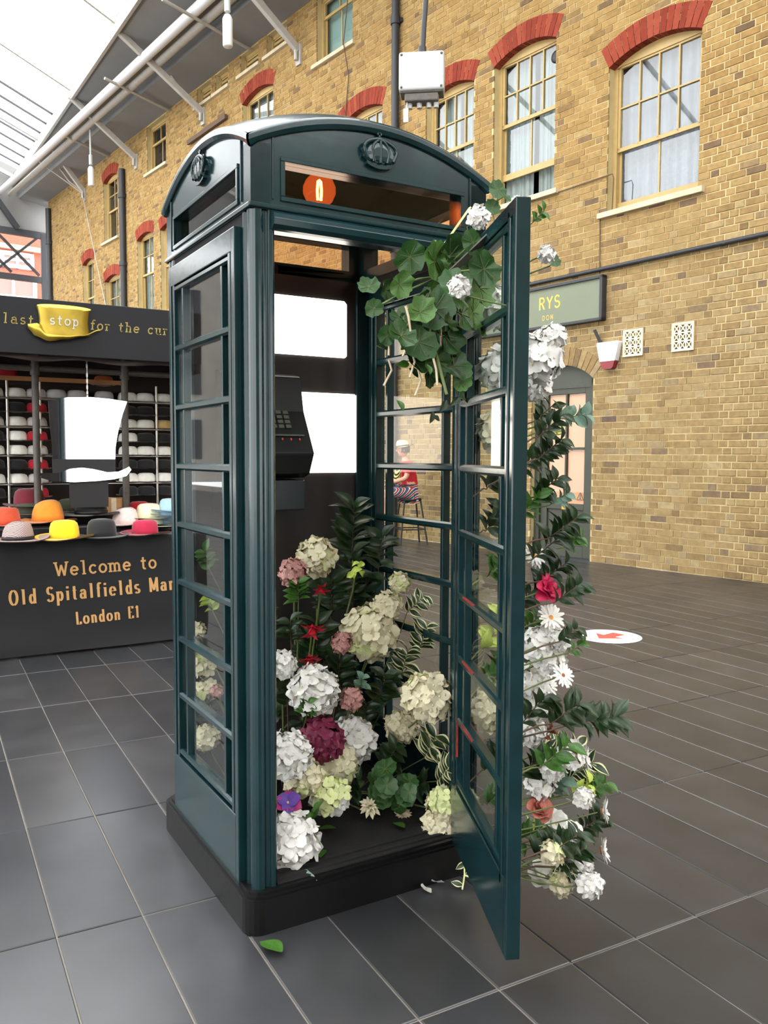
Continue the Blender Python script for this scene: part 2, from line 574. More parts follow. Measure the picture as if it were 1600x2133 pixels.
us = sorted({WU0, WU1} | {q for h in holes() for q in h[:2]})
zs = sorted({0.0, WTOP} | {q for h in holes() for q in h[2:]})
wb = MB()
for a in range(len(us) - 1):
    for b_ in range(len(zs) - 1):
        uc, zc = (us[a] + us[a + 1]) / 2, (zs[b_] + zs[b_ + 1]) / 2
        if any(h[0] < uc < h[1] and h[2] < zc < h[3] for h in holes()):
            continue
        u0, u1, z0, z1 = us[a], us[a + 1], zs[b_], zs[b_ + 1]
        wb.add([(u0, 0, z0), (u1, 0, z0), (u1, 0, z1), (u0, 0, z1)], [(0, 1, 2, 3)])
for h in holes():      # reveals
    u0, u1, z0, z1 = h
    d = -0.2
    wb.add([(u0, 0, z0), (u0, d, z0), (u0, d, z1), (u0, 0, z1)], [(0, 1, 2, 3)])
    wb.add([(u1, 0, z0), (u1, d, z0), (u1, d, z1), (u1, 0, z1)], [(0, 1, 2, 3)])
    wb.add([(u0, 0, z1), (u1, 0, z1), (u1, d, z1), (u0, d, z1)], [(0, 1, 2, 3)])
    wb.add([(u0, 0, z0), (u1, 0, z0), (u1, d, z0), (u0, d, z0)], [(0, 1, 2, 3)])
wall = on_wall('wall_right', wb, M['mortar'], 'long yellow stock brick wall with arched sash windows', 'structure', fix=False)

CH = 0.083
bricks = []
rw = random.Random(3)
z = 0.0
k = 0
while z < WTOP - 0.02:
    h = CH - 0.0115
    runs = [(WU0, WU1)]
    for (a0, a1, b0, b1) in holes():
        if b0 < z + h and b1 > z + 0.01:
            new = []
            for (s, e) in runs:
                if a1 <= s or a0 >= e:
                    new.append((s, e))
                else:
                    if a0 > s:
                        new.append((s, a0))
                    if a1 < e:
                        new.append((a1, e))
            runs = new
    u = WU0 - (0.0 if k % 2 else 0.18)
    flip = k % 2
    while u < WU1:
        L = 0.236 if flip else 0.116
        if rw.random() < 0.9:
            flip = 1 - flip
        for (s, e) in runs:
            a, b_ = max(u, s), min(u + L - 0.012, e)
            if b_ - a > 0.03:
                bricks.append((a, b_, z + 0.0115, z + CH))
        u += L
    z += CH
    k += 1


def brick_key(q):
    c = wp((q[0] + q[1]) / 2, (q[2] + q[3]) / 2)
    px, py, dz = proj(c)
    full = q[1] - q[0] > 0.09
    if not (0 < px < 1605 and -5 < py < 1230) or not full or q[0] > 1.2:
        return 1e6
    return dz


bricks.sort(key=brick_key)
bm_cache = {}


def brick_mesh(w, h):
    key = (round(w, 2), round(h, 3))
    if key not in bm_cache:
        b = MB()
        w, h = key
        x, zz, c = w / 2, h / 2, 0.004
        v = [(-x, -0.02, -zz), (x, -0.02, -zz), (x, -0.02, zz), (-x, -0.02, zz), (-x, 0.004, -zz), (x, 0.004, -zz), (x, 0.004, zz), (-x, 0.004, zz),
             (-x + c, 0.008, -zz + c), (x - c, 0.008, -zz + c), (x - c, 0.008, zz - c), (-x + c, 0.008, zz - c)]
        f = [(11, 10, 9, 8)]
        for a in range(4):
            e = (a + 1) % 4
            f += [(4 + a, 4 + e, e, a), (8 + a, 8 + e, 4 + e, 4 + a)]
        b.add(v, f)
        bm_cache[key] = b.mesh('brick', M['brick'])
    return bm_cache[key]


for (a, b_, z0, z1) in bricks[:300]:
    o = link('brick', brick_mesh(b_ - a, z1 - z0), wall)
    o.location = ((a + b_) / 2, rw.uniform(-0.004, 0.003), (z0 + z1) / 2)
    o.rotation_euler = (rw.uniform(-0.03, 0.03), 0, rw.uniform(-0.02, 0.02))
bb = MB()
for (a, b_, z0, z1) in bricks[300:]:
    d = 0.006 + rw.uniform(-0.004, 0.004)
    t = rw.uniform(-0.002, 0.002)
    bb.add([(a, -0.02, z0), (b_, -0.02, z0), (b_, -0.02, z1), (a, -0.02, z1), (a, d - t, z0), (b_, d + t, z0), (b_, d + t, z1), (a, d - t, z1)],
           [(7, 6, 5, 4), (4, 5, 1, 0), (5, 6, 2, 1), (6, 7, 3, 2), (7, 4, 0, 3)])
tag(bb.build('bricks', M['brick'], wall, fix=False), kind='stuff')


def voussoirs(o, name, m, parent, depth=0.285, n=None, proud=0.012):
    u0, u1, zs_, zp, rise = o
    a = (u1 - u0) / 2
    R = (a * a + rise * rise) / (2 * rise)
    cz = zp + rise - R
    uc = (u0 + u1) / 2
    th = math.asin(a / R)
    n = n or int(2 * th * (R + depth / 2) / 0.088)
    for i in range(n):
        t0 = -th + 2 * th * i / n + 0.004 / R
        t1 = -th + 2 * th * (i + 1) / n - 0.004 / R
        b = MB()
        pts = []
        for (t, r) in ((t0, R), (t1, R), (t1, R + depth), (t0, R + depth)):
            pts.append((uc + r * math.sin(t), cz + r * math.cos(t)))
        b.prism(pts, 'y', -0.19, proud + rw.uniform(-0.003, 0.003))
        b.build(name, m, parent)


def arch_z(o, u, drop=0.0):
    u0, u1, zs_, zp, rise = o
    if rise <= 0:
        return zp - drop
    a = (u1 - u0) / 2
    R = (a * a + rise * rise) / (2 * rise)
    return zp + rise - R + math.sqrt(max(R * R - (u - (u0 + u1) / 2) ** 2, 0)) - drop


WIN_N = [0]


def window(key, label, meet, cols=4, rows=2, low=2, gap=0.0, curtain='voile', near=True):
    o = OPEN[key]
    u0, u1, zs_, zp, rise = o
    WIN_N[0] += 1
    nm = 'window_%d' % WIN_N[0]
    b = MB()
    f = 0.06
    y0, y1 = -0.19, -0.11
    b.box(u0, u0 + f, y0, y1, zs_, zp)
    b.box(u1 - f, u1, y0, y1, zs_, zp)
    b.box(u0, u1, y0, y1, zs_, zs_ + 0.04)
    def hb(u):
        return min(zp + (0.02 if rise else -0.07), arch_z(o, u))
    n = 12
    for i in range(n):       # arched head
        a, c = u0 + (u1 - u0) * i / n, u0 + (u1 - u0) * (i + 1) / n
        b.add([(a, y1, hb(a)), (c, y1, hb(c)), (c, y1, arch_z(o, c) + 0.01), (a, y1, arch_z(o, a) + 0.01),
               (a, y0, hb(a)), (c, y0, hb(c)), (c, y0, arch_z(o, c) + 0.01), (a, y0, arch_z(o, a) + 0.01)],
              [(0, 1, 2, 3), (4, 7, 6, 5), (0, 4, 5, 1)])
    w = on_wall(nm, b, M['cream'], label, 'structure')
    s = MB()
    s.box(u0 - 0.09, u1 + 0.1, -0.19, 0.07, zs_ - 0.07, zs_)
    s.build('sill', M['stone'], w, 0.006)
    # upper sash, lower sash
    i0, i1 = u0 + f, u1 - f
    top = zp + (0.03 if rise else -0.07)
    up = MB()
    yu0, yu1 = -0.165, -0.125
    r = 0.035
    up.box(i0, i0 + r, yu0, yu1, meet, top)
    up.box(i1 - r, i1, yu0, yu1, meet, top)
    up.box(i0, i1, yu0, yu1, top - r, top)
    up.box(i0, i1, yu0, yu1, meet - 0.025, meet + 0.025)
    cw = (i1 - i0 - 2 * r) / cols
    rh = (top - r - meet - 0.025) / rows
    for c in range(1, cols):
        up.box(i0 + r + cw * c - 0.01, i0 + r + cw * c + 0.01, yu0 + .005, yu1, meet, top - r)
    for q in range(1, rows):
        up.box(i0 + r, i1 - r, yu0 + .005, yu1, meet + 0.025 + rh * q - 0.01, meet + 0.025 + rh * q + 0.01)
    us_ = up.build('upper_sash', M['cream'], w)
    for c in range(cols):
        for q in range(rows):
            g = MB()
            g.box(i0 + r + cw * c + 0.01, i0 + r + cw * (c + 1) - 0.01, -0.15, -0.146, meet + 0.025 + rh * q + 0.01, meet + 0.025 + rh * (q + 1) - 0.01)
            g.build('pane', M['winglass'], us_)
    lo = MB()
    z0 = zs_ + 0.04 + gap
    yl0, yl1 = -0.19, -0.17
    lo.box(i0, i0 + r, yl0, yl1, z0, meet)
    lo.box(i1 - r, i1, yl0, yl1, z0, meet)
    lo.box(i0, i1, yl0, yl1 + .02, z0, z0 + 0.09)
    cw = (i1 - i0 - 2 * r) / low
    for c in range(1, low):
        lo.box(i0 + r + cw * c - 0.012, i0 + r + cw * c + 0.012, yl0, yl1, z0, meet)
    ls = lo.build('lower_sash', M['cream'], w)
    for c in range(low):
        g = MB()
        g.box(i0 + r + cw * c + 0.012, i0 + r + cw * (c + 1) - 0.012, -0.184, -0.18, z0 + 0.09, meet - 0.025)
        g.build('pane', M['winglass'], ls)
    # room behind and curtain
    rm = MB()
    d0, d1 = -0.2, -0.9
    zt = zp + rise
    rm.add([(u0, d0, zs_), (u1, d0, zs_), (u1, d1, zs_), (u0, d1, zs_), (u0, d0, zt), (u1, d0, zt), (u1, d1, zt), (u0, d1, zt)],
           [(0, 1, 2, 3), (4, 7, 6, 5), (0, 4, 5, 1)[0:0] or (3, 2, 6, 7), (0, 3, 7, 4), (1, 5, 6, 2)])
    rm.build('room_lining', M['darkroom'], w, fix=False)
    if curtain:
        cb = MB()
        spans = {'lace': [(0.0, 1.0)], 'voile': [(0.0, 0.42), (0.52, 1.0)], 'blind': [(0.0, 1.0)]}[curtain]
        amp = 0.0 if curtain == 'blind' else 0.022
        for (a, c) in spans:
            A0, A1 = u0 + (u1 - u0) * a, u0 + (u1 - u0) * c
            ph = rw.uniform(0, 6)
            cb.grid(lambda s, t: (A0 + (A1 - A0) * s, -0.27 + amp * math.sin(s * (A1 - A0) * 46 + ph + 0.6 * math.sin(3 * t)) + 0.4 * amp * math.sin(s * 90), zs_ + 0.03 + (zt - zs_ - 0.04) * t), 60, 4)
        cb.build('curtain', M[curtain], w, fix=False)
    if rise > 0:
        voussoirs(o, 'arch_brick', M['redbrick'], w, depth=0.28)
    return w


wA = window('A', 'sash window with grey lace curtains under a red brick arch, nearest on the right', 5.283, curtain='lace')
wB = window('B', 'sash window with its lower sash raised a little, pale curtains and a round disc on the glass', 6.165, gap=0.36, curtain='voile')
wC = window('C', 'sash window reflecting the sky directly behind the right shoulder of the kiosk', 6.155, curtain='voile')
wD = window('D', 'sash window mostly hidden by the kiosk roof, only its red arch showing', 6.4, curtain='voile')
wE = window('E', 'sash window with red arch above the kiosk dome, cut off by the roof', 7.8, cols=3, curtain='voile')
wU = window('U', 'upper window with pale teal blind left of the tall drainpipe', 9.5, cols=2, rows=1, curtain='blind')
wF = window('F', 'upper window below the soffit left above the kiosk', 9.4, cols=2, rows=1, curtain=None)
wG = window('G', 'tall far window with red arch right of the pale hanging wires', 8.4, cols=2, curtain=None)
wH = window('H', 'far window with red arch right of the far drainpipe', 6.2, cols=2, curtain='voile')
wI = window('I', 'far window with red arch half hidden by the left kiosk edge', 6.2, cols=2, curtain='voile')
wJ = window('J', 'far low window with red arch left of the far drainpipe', 5.4, cols=2, curtain='voile')
wK = window('K', 'farthest small window with red arch above the hat stall', 6.2, cols=2, curtain='voile')
for key, lab in (('L', 'small attic window touching the soffit, left of the teal blind window'), ('N', 'small attic window touching the soffit, nearest to the teal blind window'),
                 ('O', 'small attic window behind the middle roof strut'), ('P', 'small attic window between two roof struts')):
    window(key, lab, 9.7, cols=1, rows=1, low=1, curtain=None)
dk = MB()
dk.lathe([(0.0, 0.0), (0.085, 0.0), (0.085, 0.012), (0.05, 0.02), (0.0, 0.02)], 20)
for i, q in enumerate(dk.v):
    dk.v[i] = (2.06 + q[0], -0.145 + q[2], 6.83 + q[1])
tag(dk.build('glass_ventilator', M['black'], wB, fix=True), 'black round disc fixed in the top right pane')

# ------------------------------------------------------------------ green shop door
o = OPEN['door']
u0, u1, _, zp, rise = o
b = MB()
for (a, c) in ((u0, u0 + 0.09), (u1 - 0.09, u1)):
    b.box(a, c, -0.19, -0.08, 0, zp)
n = 12
for i in range(n):
    a, c = u0 + (u1 - u0) * i / n, u0 + (u1 - u0) * (i + 1) / n
    b.add([(a, -0.08, 2.33), (c, -0.08, 2.33), (c, -0.08, arch_z(o, c) + 0.01), (a, -0.08, arch_z(o, a) + 0.01),
           (a, -0.19, 2.33), (c, -0.19, 2.33), (c, -0.19, arch_z(o, c) + 0.01), (a, -0.19, arch_z(o, a) + 0.01)], [(0, 1, 2, 3), (4, 7, 6, 5), (0, 4, 5, 1)])
door1 = on_wall('door_1', b, M['olive'], 'arched olive green shop door with peach papered panes beside the yellow brick', 'structure')
b = MB()
i0, i1 = u0 + 0.095, u1 - 0.095
b.box(i0, 1.43, -0.16, -0.11, 0.01, 2.325)
b.box(2.07, i1, -0.16, -0.11, 0.01, 2.325)
b.box(1.43, 2.07, -0.16, -0.11, 2.24, 2.325)
b.box(1.43, 2.07, -0.16, -0.11, 0.66, 0.745)
b.box(1.43, 2.07, -0.16, -0.11, 0.01, 0.16)
b.box(1.43, 2.07, -0.155, -0.135, 0.16, 0.66)
b.box(1.735, 1.765, -0.155, -0.11, 0.745, 2.24)
b.box(1.43, 2.07, -0.155, -0.11, 1.485, 1.515)
leaf = b.build('door_leaf', M['olive'], door1, 0.005)
for (a, c) in ((1.43, 1.735), (1.765, 2.07)):
    for (e, g_) in ((0.745, 1.485), (1.515, 2.24)):
        g = MB()
        g.box(a, c, -0.140, -0.136, e, g_)
        g.build('pane', M['glass'], leaf)
        g = MB()
        g.box(a, c, -0.152, -0.148, e, g_)
        g.build('window_paper', M['peach'], leaf)
g = MB()
for (p_, q_) in (((1.395 + .05, 0.80), (1.395 + .17, 0.80)), ((1.445, 0.80), (1.505, 0.90)), ((1.565, 0.80), (1.505, 0.90))):
    g.beam((p_[0], -0.134, p_[1]), (q_[0], -0.134, q_[1]), 0.002, 0.008)
g.tube([(1.505, -0.134, 0.81), (1.505, -0.134, 0.83)], 0.006, 6)
g.beam((1.505, -0.134, 0.835), (1.505, -0.134, 0.875), 0.002, 0.008)
tag(g.build('warning_triangle', M['twig'], leaf), 'small outlined warning triangle on the lower right pane')
g = MB()
g.box(u0, u1, -0.2, 0.01, -0.005, 0.012)
g.build('door_sill', M['pipe'], door1)
g = MB()
g.box(1.70, 1.80, -0.112, -0.105, 0.66, 0.72)
tag(g.build('letter_plate', M['brass'], leaf), 'brass plate below the panes')
voussoirs((u0 - 0.0, u1 + 0.0, 0, zp, rise), 'arch_brick', M['brick'], door1, depth=0.24)

# ------------------------------------------------------------------ soffit, gutter, roof glazing
def rp(off, u, z):
    return wp(u, z, off)


def eo(u):
    return 2.16 - 0.0867 * (u - 10.85)


cb = MB()
for (ua, ub) in ((-10, 7), (7, 24.6)):
    cb.add([rp(-0.3, ua, 9.86), rp(-0.3, ub, 9.86), rp(0.78, ub, 10.0), rp(0.78, ua, 10.0)], [(0, 1, 2, 3)])
    cb.add([rp(0.78, ua, 10.12), rp(0.78, ub, 10.12), rp(eo(ub), ub, 10.42), rp(eo(ua), ua, 10.42)], [(0, 1, 2, 3)])
    cb.add([rp(0.78, ua, 10.0), rp(0.78, ub, 10.0), rp(0.78, ub, 10.12), rp(0.78, ua, 10.12)], [(0, 1, 2, 3)])
    cb.add([rp(-0.3, ua, 10.7), rp(-0.3, ub, 10.7), rp(eo(ub), ub, 10.75), rp(eo(ua), ua, 10.75)], [(0, 1, 2, 3)])
    cb.add([rp(eo(ua), ua, 10.42), rp(eo(ub), ub, 10.42), rp(eo(ub), ub, 10.75), rp(eo(ua), ua, 10.75)], [(0, 1, 2, 3)])
ceiling = cb.build('ceiling', M['soffit'], None, fix=False)
tag(ceiling, 'grey soffit of the market roof along the top of the brick wall', None, None, 'structure')
for k, (fo, zz) in enumerate(((1.10, 10.02), (1.40, 10.06))):
    g = MB()
    pts = [rp(fo, u, zz) for u in (-8, 4, 14, 24.4)]
    g.tube(pts, 0.09 if k == 0 else 0.11, 10)
    g.build('purlin', M['gutter'] if k == 1 else M['steelw'], ceiling)
g = MB()
for (ua, ub) in ((-10, 7), (7, 24.6)):
    g.beam(rp(eo(ua), ua, 10.5), rp(eo(ub), ub, 10.5), 0.07, 0.3)
g.build('edge_beam', M['steelw'], ceiling)
# sloping glass with bars
RO, RZ, LO, LZ = 8.0, 13.2, 15.5, 10.2
ulist = [-6.5, -4, 0.3, 4.3, 8.3, 12.37, 16.34, 20.35, 24.4]
for a in range(len(ulist) - 1):
    ua, ub = ulist[a], ulist[a + 1]
    g = MB()
    g.add([rp(eo(ua), ua, 10.7), rp(eo(ub), ub, 10.7), rp(RO, ub, RZ), rp(RO, ua, RZ)], [(0, 1, 2, 3)])
    g.build('roof_pane', M['skyglass'], ceiling, fix=False)
    g = MB()
    g.add([rp(RO, ua, RZ), rp(RO, ub, RZ), rp(LO, ub, LZ), rp(LO, ua, LZ)], [(0, 1, 2, 3)])
    g.build('roof_pane', M['skyglass'], ceiling, fix=False)
g = MB()
for u in ulist:
    g.beam(rp(eo(u), u, 10.62), rp(RO, u, RZ - .06), 0.07, 0.12)
    g.beam(rp(RO, u, RZ - .06), rp(LO, u, LZ - .06), 0.07, 0.12)
g.beam(rp(RO, -12, RZ), rp(RO, 24.4, RZ), 0.14, 0.2)
g.build('rafters', M['steelw'], ceiling)
g = MB()
for (oa, za, ob, zb) in ((eo(-8), 10.7, RO, RZ), (RO, RZ, LO, LZ)):
    g.add([rp(oa, -12, za), rp(oa, -6.5, za), rp(ob, -6.5, zb), rp(ob, -12, zb)], [(0, 1, 2, 3)])
g.build('unseen_roof_blocker', M['soffit'], ceiling, fix=False)  # unseen solid roof added behind the viewer to cut light on the kiosk front
g = MB()
u = 18.4
while u < 24:
    g.beam(rp(eo(u), u, 10.66), rp(RO, u, RZ - .04), 0.035, 0.05)
    u += 0.8
g.build('glazing_bars', M['steeld'], ceiling)

for k, (u, zz, far) in enumerate(((8.30, 9.13, 1.9), (12.37, 9.23, 2.0), (16.34, 9.27, 1.74), (20.35, 9.35, 0.95))):
    names = ('nearest', 'second', 'third', 'farthest')
    t = tag(bpy.data.objects.new('roof_strut', None), 'pale grey roof strut rising from a bracket on the brick wall, %s of the four' % names[k], 'strut', 'roof struts along the wall')
    COL.objects.link(t)
    t.location = rp(0, u, 0)
    t.rotation_euler = (0, 0, WALL_A)
    g = MB()
    g.beam((0, 0.04, zz), (0, far, 10.44), 0.1, 0.13)
    g.build('brace', M['steelw'], t, 0.01)
    g = MB()
    g.tube([(0.02, 0.03, zz - 0.02), (0.25, 0.40, 9.65), (0.35, 0.76, 10.15)], 0.025, 6)
    g.build('tie_rod', M['steelw'], t)
    g = MB()
    g.box(-0.08, 0.08, 0.0, 0.05, zz - 0.28, zz + 0.1)
    g.tube([(0, 0.09, zz - 0.2), (0, 0.09, zz)], 0.04, 8)
    g.build('wall_bracket', M['steelw'], t)
for u, names in ((10.2, 'nearest'), (14.2, 'middle'), (18.3, 'farthest')):
    g = MB()
    g.tube([rp(0.0, u, 9.84), rp(eo(u) - .1, u - 0.4, 10.0)], 0.035, 6)
    tag(g.build('soffit_tie', M['steelw'], None), 'thin pale tie rod crossing under the soffit, %s of three' % names, 'rod', 'soffit ties')
g = MB()
g.tube([rp(0.85, 20.4, 10.4), rp(0.1, 20.35, 9.3)], 0.018, 6)
g.tube([rp(1.3, 20.9, 10.2), rp(0.1, 20.35, 9.3)], 0.018, 6)
g.tube([rp(0.1, 20.35, 9.3), rp(0.08, 18.6, 5.7)], 0.014, 6)
tag(g.build('stay_wire', M['steelw'], None), 'thin pale stay wires meeting at the farthest wall bracket', 'wire')


def pendant(label, q, top):
    t = thing('pendant_lamp', label, 'lamp', q)
    b = MB()
    b.lathe([(0.0, 0), (0.07, 0.0), (0.08, 0.02), (0.08, 0.44), (0.05, 0.5), (0.0, 0.5)], 16)
    b.build('lamp_body', M['white'], t)
    b = MB()
    b.tube([(0, 0, 0.55), (0, 0, 0.8)], 0.05, 10)
    b.build('lamp_cap', M['offwhite'], t)
    b = MB()
    b.tube([(0, 0, 0.75), (0, 0, top - q[2])], 0.025, 8)
    b.build('lamp_rod', M['offwhite'], t)
    return t


pendant('white cylinder lamp hanging from the soffit, near one above the kiosk dome', (3.66, 10.84, 8.0), 10.2)
pendant('white cylinder lamp hanging far off near the end of the roof', (3.56, 21.0, 8.5), 10.3)

# ------------------------------------------------------------------ hall end and the rest of the enclosure
b = MB()
for (a, c, e, f) in ((-1, 16, 8.95, 10.4),):
    b.add([rp(a, 24.6, e), rp(c, 24.6, e), rp(c, 24.6, f), rp(8, 24.6, 13.2), rp(a, 24.6, f)], [(0, 1, 2, 3, 4)])
wback = b.build('wall_back', M['soffit'], None, fix=False)
tag(wback, 'grey gable panel with dark steel framing closing the far end of the hall', None, None, 'structure')
g = MB()
g.beam(rp(-0.2, 24.5, 8.85), rp(12, 24.5, 8.85), 0.12, 0.22)
g.beam(rp(-0.2, 24.5, 7.35), rp(12, 24.5, 7.35), 0.12, 0.2)
g.beam(rp(0.05, 24.5, 0), rp(0.05, 24.5, 8.9), 0.16, 0.16)
g.beam(rp(2.6, 24.5, 0), rp(2.6, 24.5, 8.9), 0.16, 0.16)
g.beam(rp(0.2, 24.5, 7.5), rp(1.6, 24.5, 8.8), 0.08)
g.beam(rp(0.2, 24.5, 8.8), rp(1.6, 24.5, 7.5), 0.08)
g.beam(rp(1.1, 24.5, 7.5), rp(2.5, 24.5, 8.8), 0.08)
g.beam(rp(0.9, 24.4, 8.95), rp(2.2, 24.4, 10.7), 0.16, 0.16)
g.build('gable_frame', M['steeld'], wback)
far = thing('far_building', 'red brick building with white windows seen beyond the far end of the hall', 'building', rp(2, 36, 0), WALL_A)
b = MB()
b.box(0, 6, -10, 3.2, 0, 12.4)
b.build('facade', M['farbrick'], far)
for (y0, y1, z0, z1) in ((-5.0, -2.9, 7.7, 9.72), (-2.1, 0.0, 7.7, 9.72), (-4.9, -3.4, 10.0, 10.75), (-2.0, -0.5, 10.0, 10.75), (-5.0, -2.9, 4.4, 6.6), (-2.1, 0.0, 4.4, 6.6), (-8.2, -6.1, 7.7, 9.72)):
    b = MB()
    for (a, c, e, f) in ((y0, y0 + .18, z0, z1), (y1 - .18, y1, z0, z1), (y0, y1, z0, z0 + .18), (y0, y1, z1 - .2, z1), ((y0 + y1) / 2 - .06, (y0 + y1) / 2 + .06, z0, z1), (y0, y1, (z0 + z1) / 2 - .05, (z0 + z1) / 2 + .05)):
        b.box(-0.1, 0.05, a, c, e, f)
    wdw = b.build('far_window', M['white'], far)
    for a in (0, 1):
        g = MB()
        m_ = (y0 + y1) / 2
        g.box(-0.04, -0.02, (y0 + .18) if a == 0 else m_ + .06, m_ - .06 if a == 0 else y1 - .18, z0 + .18, z1 - .2)
        g.build('pane', M['winglass'], wdw)
b = MB()
b.box(-0.25, 0.0, -10, 3.2, 10.85, 11.05)
b.build('cornice', M['stone'], far)
M['greystone'] = mat('grey_render', (136, 132, 124), 0.85, var=0.1, scale=1.5)
grey = thing('grey_building', 'pale grey rendered building beyond the hall end, left of the red one', 'building', rp(12, 38, 0), WALL_A)
b = MB()
b.box(0, 6, -6.5, 12, 0, 11.0)
b.build('facade', M['greystone'], grey)
for k in range(4):
    for q in range(3):
        g = MB()
        g.box(-0.08, 0.05, -5.2 + 3.6 * k, -3.8 + 3.6 * k, 1.2 + 3.3 * q, 3.2 + 3.3 * q)
        g.build('far_window', M['darkroom'], grey)
b = MB()
b.box(-12, 24, 15.6, 16.0, 5.5, 10.2)
for u in range(-12, 24, 4):
    b.box(u, u + 0.7, 15.6, 16.0, 0, 5.5)  # open bays between piers, shaped to let side light onto the kiosk
on_wall('wall_left', b, M['brick'], 'unseen left brick wall of the hall, opened below to light the kiosk side', 'structure')
b = MB()
b.box(-12.4, -12, -0.5, 5.2, 0, 5.6)
b.box(-12.4, -12, 7.6, 16, 0, 5.6)
b.box(-12.4, -12, 5.2, 7.6, 3.4, 5.6)  # unseen wall, closed low to darken the kiosk front, gapped for the mirror
for q in (-0.5, 3.5, 7.5, 11.5, 15.5):
    b.box(-12.4, -12, q, q + 0.5, 5.6, 10.2)
on_wall('wall_front', b, M['brick'], 'unseen brick wall behind the viewer, its gaps shaped to dim the kiosk front', 'structure')

# ================================================================== TELEPHONE KIOSK (centre at the world origin)
kiosk = thing('telephone_kiosk', 'dark teal domed telephone kiosk with open door, filled with flowers', 'telephone kiosk', (0, 0, 0))
ROWZ = [0.334 + 0.2028 * k for k in range(9)]


def rrect(h, r, n=5):
    pts = []
    for (cx, cy, a0) in ((h - r, h - r, 0), (-h + r, h - r, PI / 2), (-h + r, -h + r, PI), (h - r, -h + r, 1.5 * PI)):
        for i in range(n + 1):
            a = a0 + PI / 2 * i / n
            pts.append((cx + r * math.cos(a), cy + r * math.sin(a)))
    return pts


b = MB()
b.prism(rrect(0.437, 0.05), 'z', 0.0, 0.104)
b.prism(rrect(0.430, 0.05), 'z', 0.104, 0.112)
b.prism(rrect(0.420, 0.045), 'z', 0.112, 0.120)
b.build('plinth', M['plinth'], kiosk, 0.004)
b = MB()
b.box(-0.375, 0.375, -0.36, 0.37, 0.118, 0.124)
for y in (-0.345, -0.385):
    b.box(-0.33, 0.33, y, y + 0.012, 0.118, 0.131)
b.box(-0.33, 0.33, -0.400, -0.362, 0.116, 0.124)
for i in range(4):
    b.box(-0.25 + 0.17 * i, -0.235 + 0.17 * i, -0.372, -0.366, 0.124, 0.128)
b.build('threshold', M['kfloor'], kiosk)


def corner_post(sx, sy):
    # reeded section, drawn for the corner at (+,+) then mirrored
    o_, i_ = 0.404, 0.33
    pts = [(i_, i_), (o_ - 0.01, i_), (o_, i_ + 0.008), (o_, i_ + 0.02), (o_ - 0.008, i_ + 0.026), (o_ - 0.008, i_ + 0.036), (o_, i_ + 0.042)]
    for k in range(5):
        a = PI / 2 * k / 4
        pts.append((o_ - 0.022 + 0.022 * math.cos(a), o_ - 0.022 + 0.022 * math.sin(a)))
    pts += [(i_ + 0.042, o_), (i_ + 0.036, o_ - 0.008), (i_ + 0.026, o_ - 0.008), (i_ + 0.02, o_), (i_ + 0.008, o_), (i_, o_ - 0.01)]
    b = MB()
    b.prism([(x * sx, y * sy) for x, y in pts], 'z', 0.118, 2.075)
    return b


for sx in (-1, 1):
    for sy in (-1, 1):
        corner_post(sx, sy).build('corner_post', M['paint'], kiosk, 0.002)


def side_matrix(i):
    """local: x along the side (left to right seen from outside), y outwards is -y; i=0 front,1 right,2 back,3 left"""
    return Matrix.Rotation(PI / 2 * i, 4, 'Z')


GS = 0.265     # half width of the glazing
VB = 0.192     # glazing verticals


def glazed_leaf(name, Mx, parent, half=0.325, z0=0.10, z1=2.035, yo=-0.424, th=0.044, gs=GS, vb=VB):
    """frame with 8 rows of 3 panes; yo = outer face"""
    yi = yo + th
    b = MB(Mx)
    st = 0.016                       # outer stile, slit, then the bead round the glazing
    b.box(-half, -half + 0.028, yo, yi, z0, z1)
    b.box(half - 0.028, half, yo, yi, z0, z1)
    b.box(-half + 0.02, half - 0.02, yo, yi, ROWZ[8] + 0.012, z1)
    b.box(-half + 0.02, half - 0.02, yo, yi, z0, ROWZ[0] - 0.02)
    for s in (-1, 1):                # slit between stile and bead is backed by a thinner web
        a, c = sorted((s * (half - 0.03), s * (gs + 0.016)))
        b.box(a, c, yo + 0.022, yi - 0.006, z0 + .05, z1 - .05)
        a, c = sorted((s * gs, s * (gs + 0.02)))
        b.box(a, c, yo + 0.002, yi, ROWZ[0] - 0.05, ROWZ[8] + 0.03)
    fr = b.build(name, M['paint'], parent, 0.003)
    b = MB(Mx)
    for k in range(9):
        hh = 0.013 if 0 < k < 8 else 0.010
        pr = [(yo + 0.003, -hh * .5), (yo + 0.003, hh * .5), (yo + 0.010, hh), (yi - 0.006, hh), (yi - 0.001, hh * .5), (yi - 0.001, -hh * .5), (yi - 0.006, -hh), (yo + 0.010, -hh)]
        b.prism([(p_[0], ROWZ[k] + p_[1]) for p_ in pr], 'x', -gs, gs)
    b.build('glazing_bars', M['paint'], fr)
    b = MB(Mx)
    for s in (-1, 1):
        b.box(s * vb - 0.008, s * vb + 0.008, yo + 0.008, yi - 0.006, ROWZ[0], ROWZ[8])
    b.build('glazing_uprights', M['paint'], fr, 0.002)
    ym = (yo + yi) / 2
    for k in range(8):
        for (a, c) in ((-gs, -vb - 0.006), (-vb + 0.006, vb - 0.006), (vb + 0.006, gs)):
            g = MB(Mx)
            g.box(a, c, ym - 0.0015, ym + 0.0015, ROWZ[k] + 0.009, ROWZ[k + 1] - 0.009)
            g.build('pane', M['glass'], fr)
    return fr


glazed_leaf('side_panel', side_matrix(3), kiosk)
glazed_leaf('side_panel', side_matrix(1), kiosk)

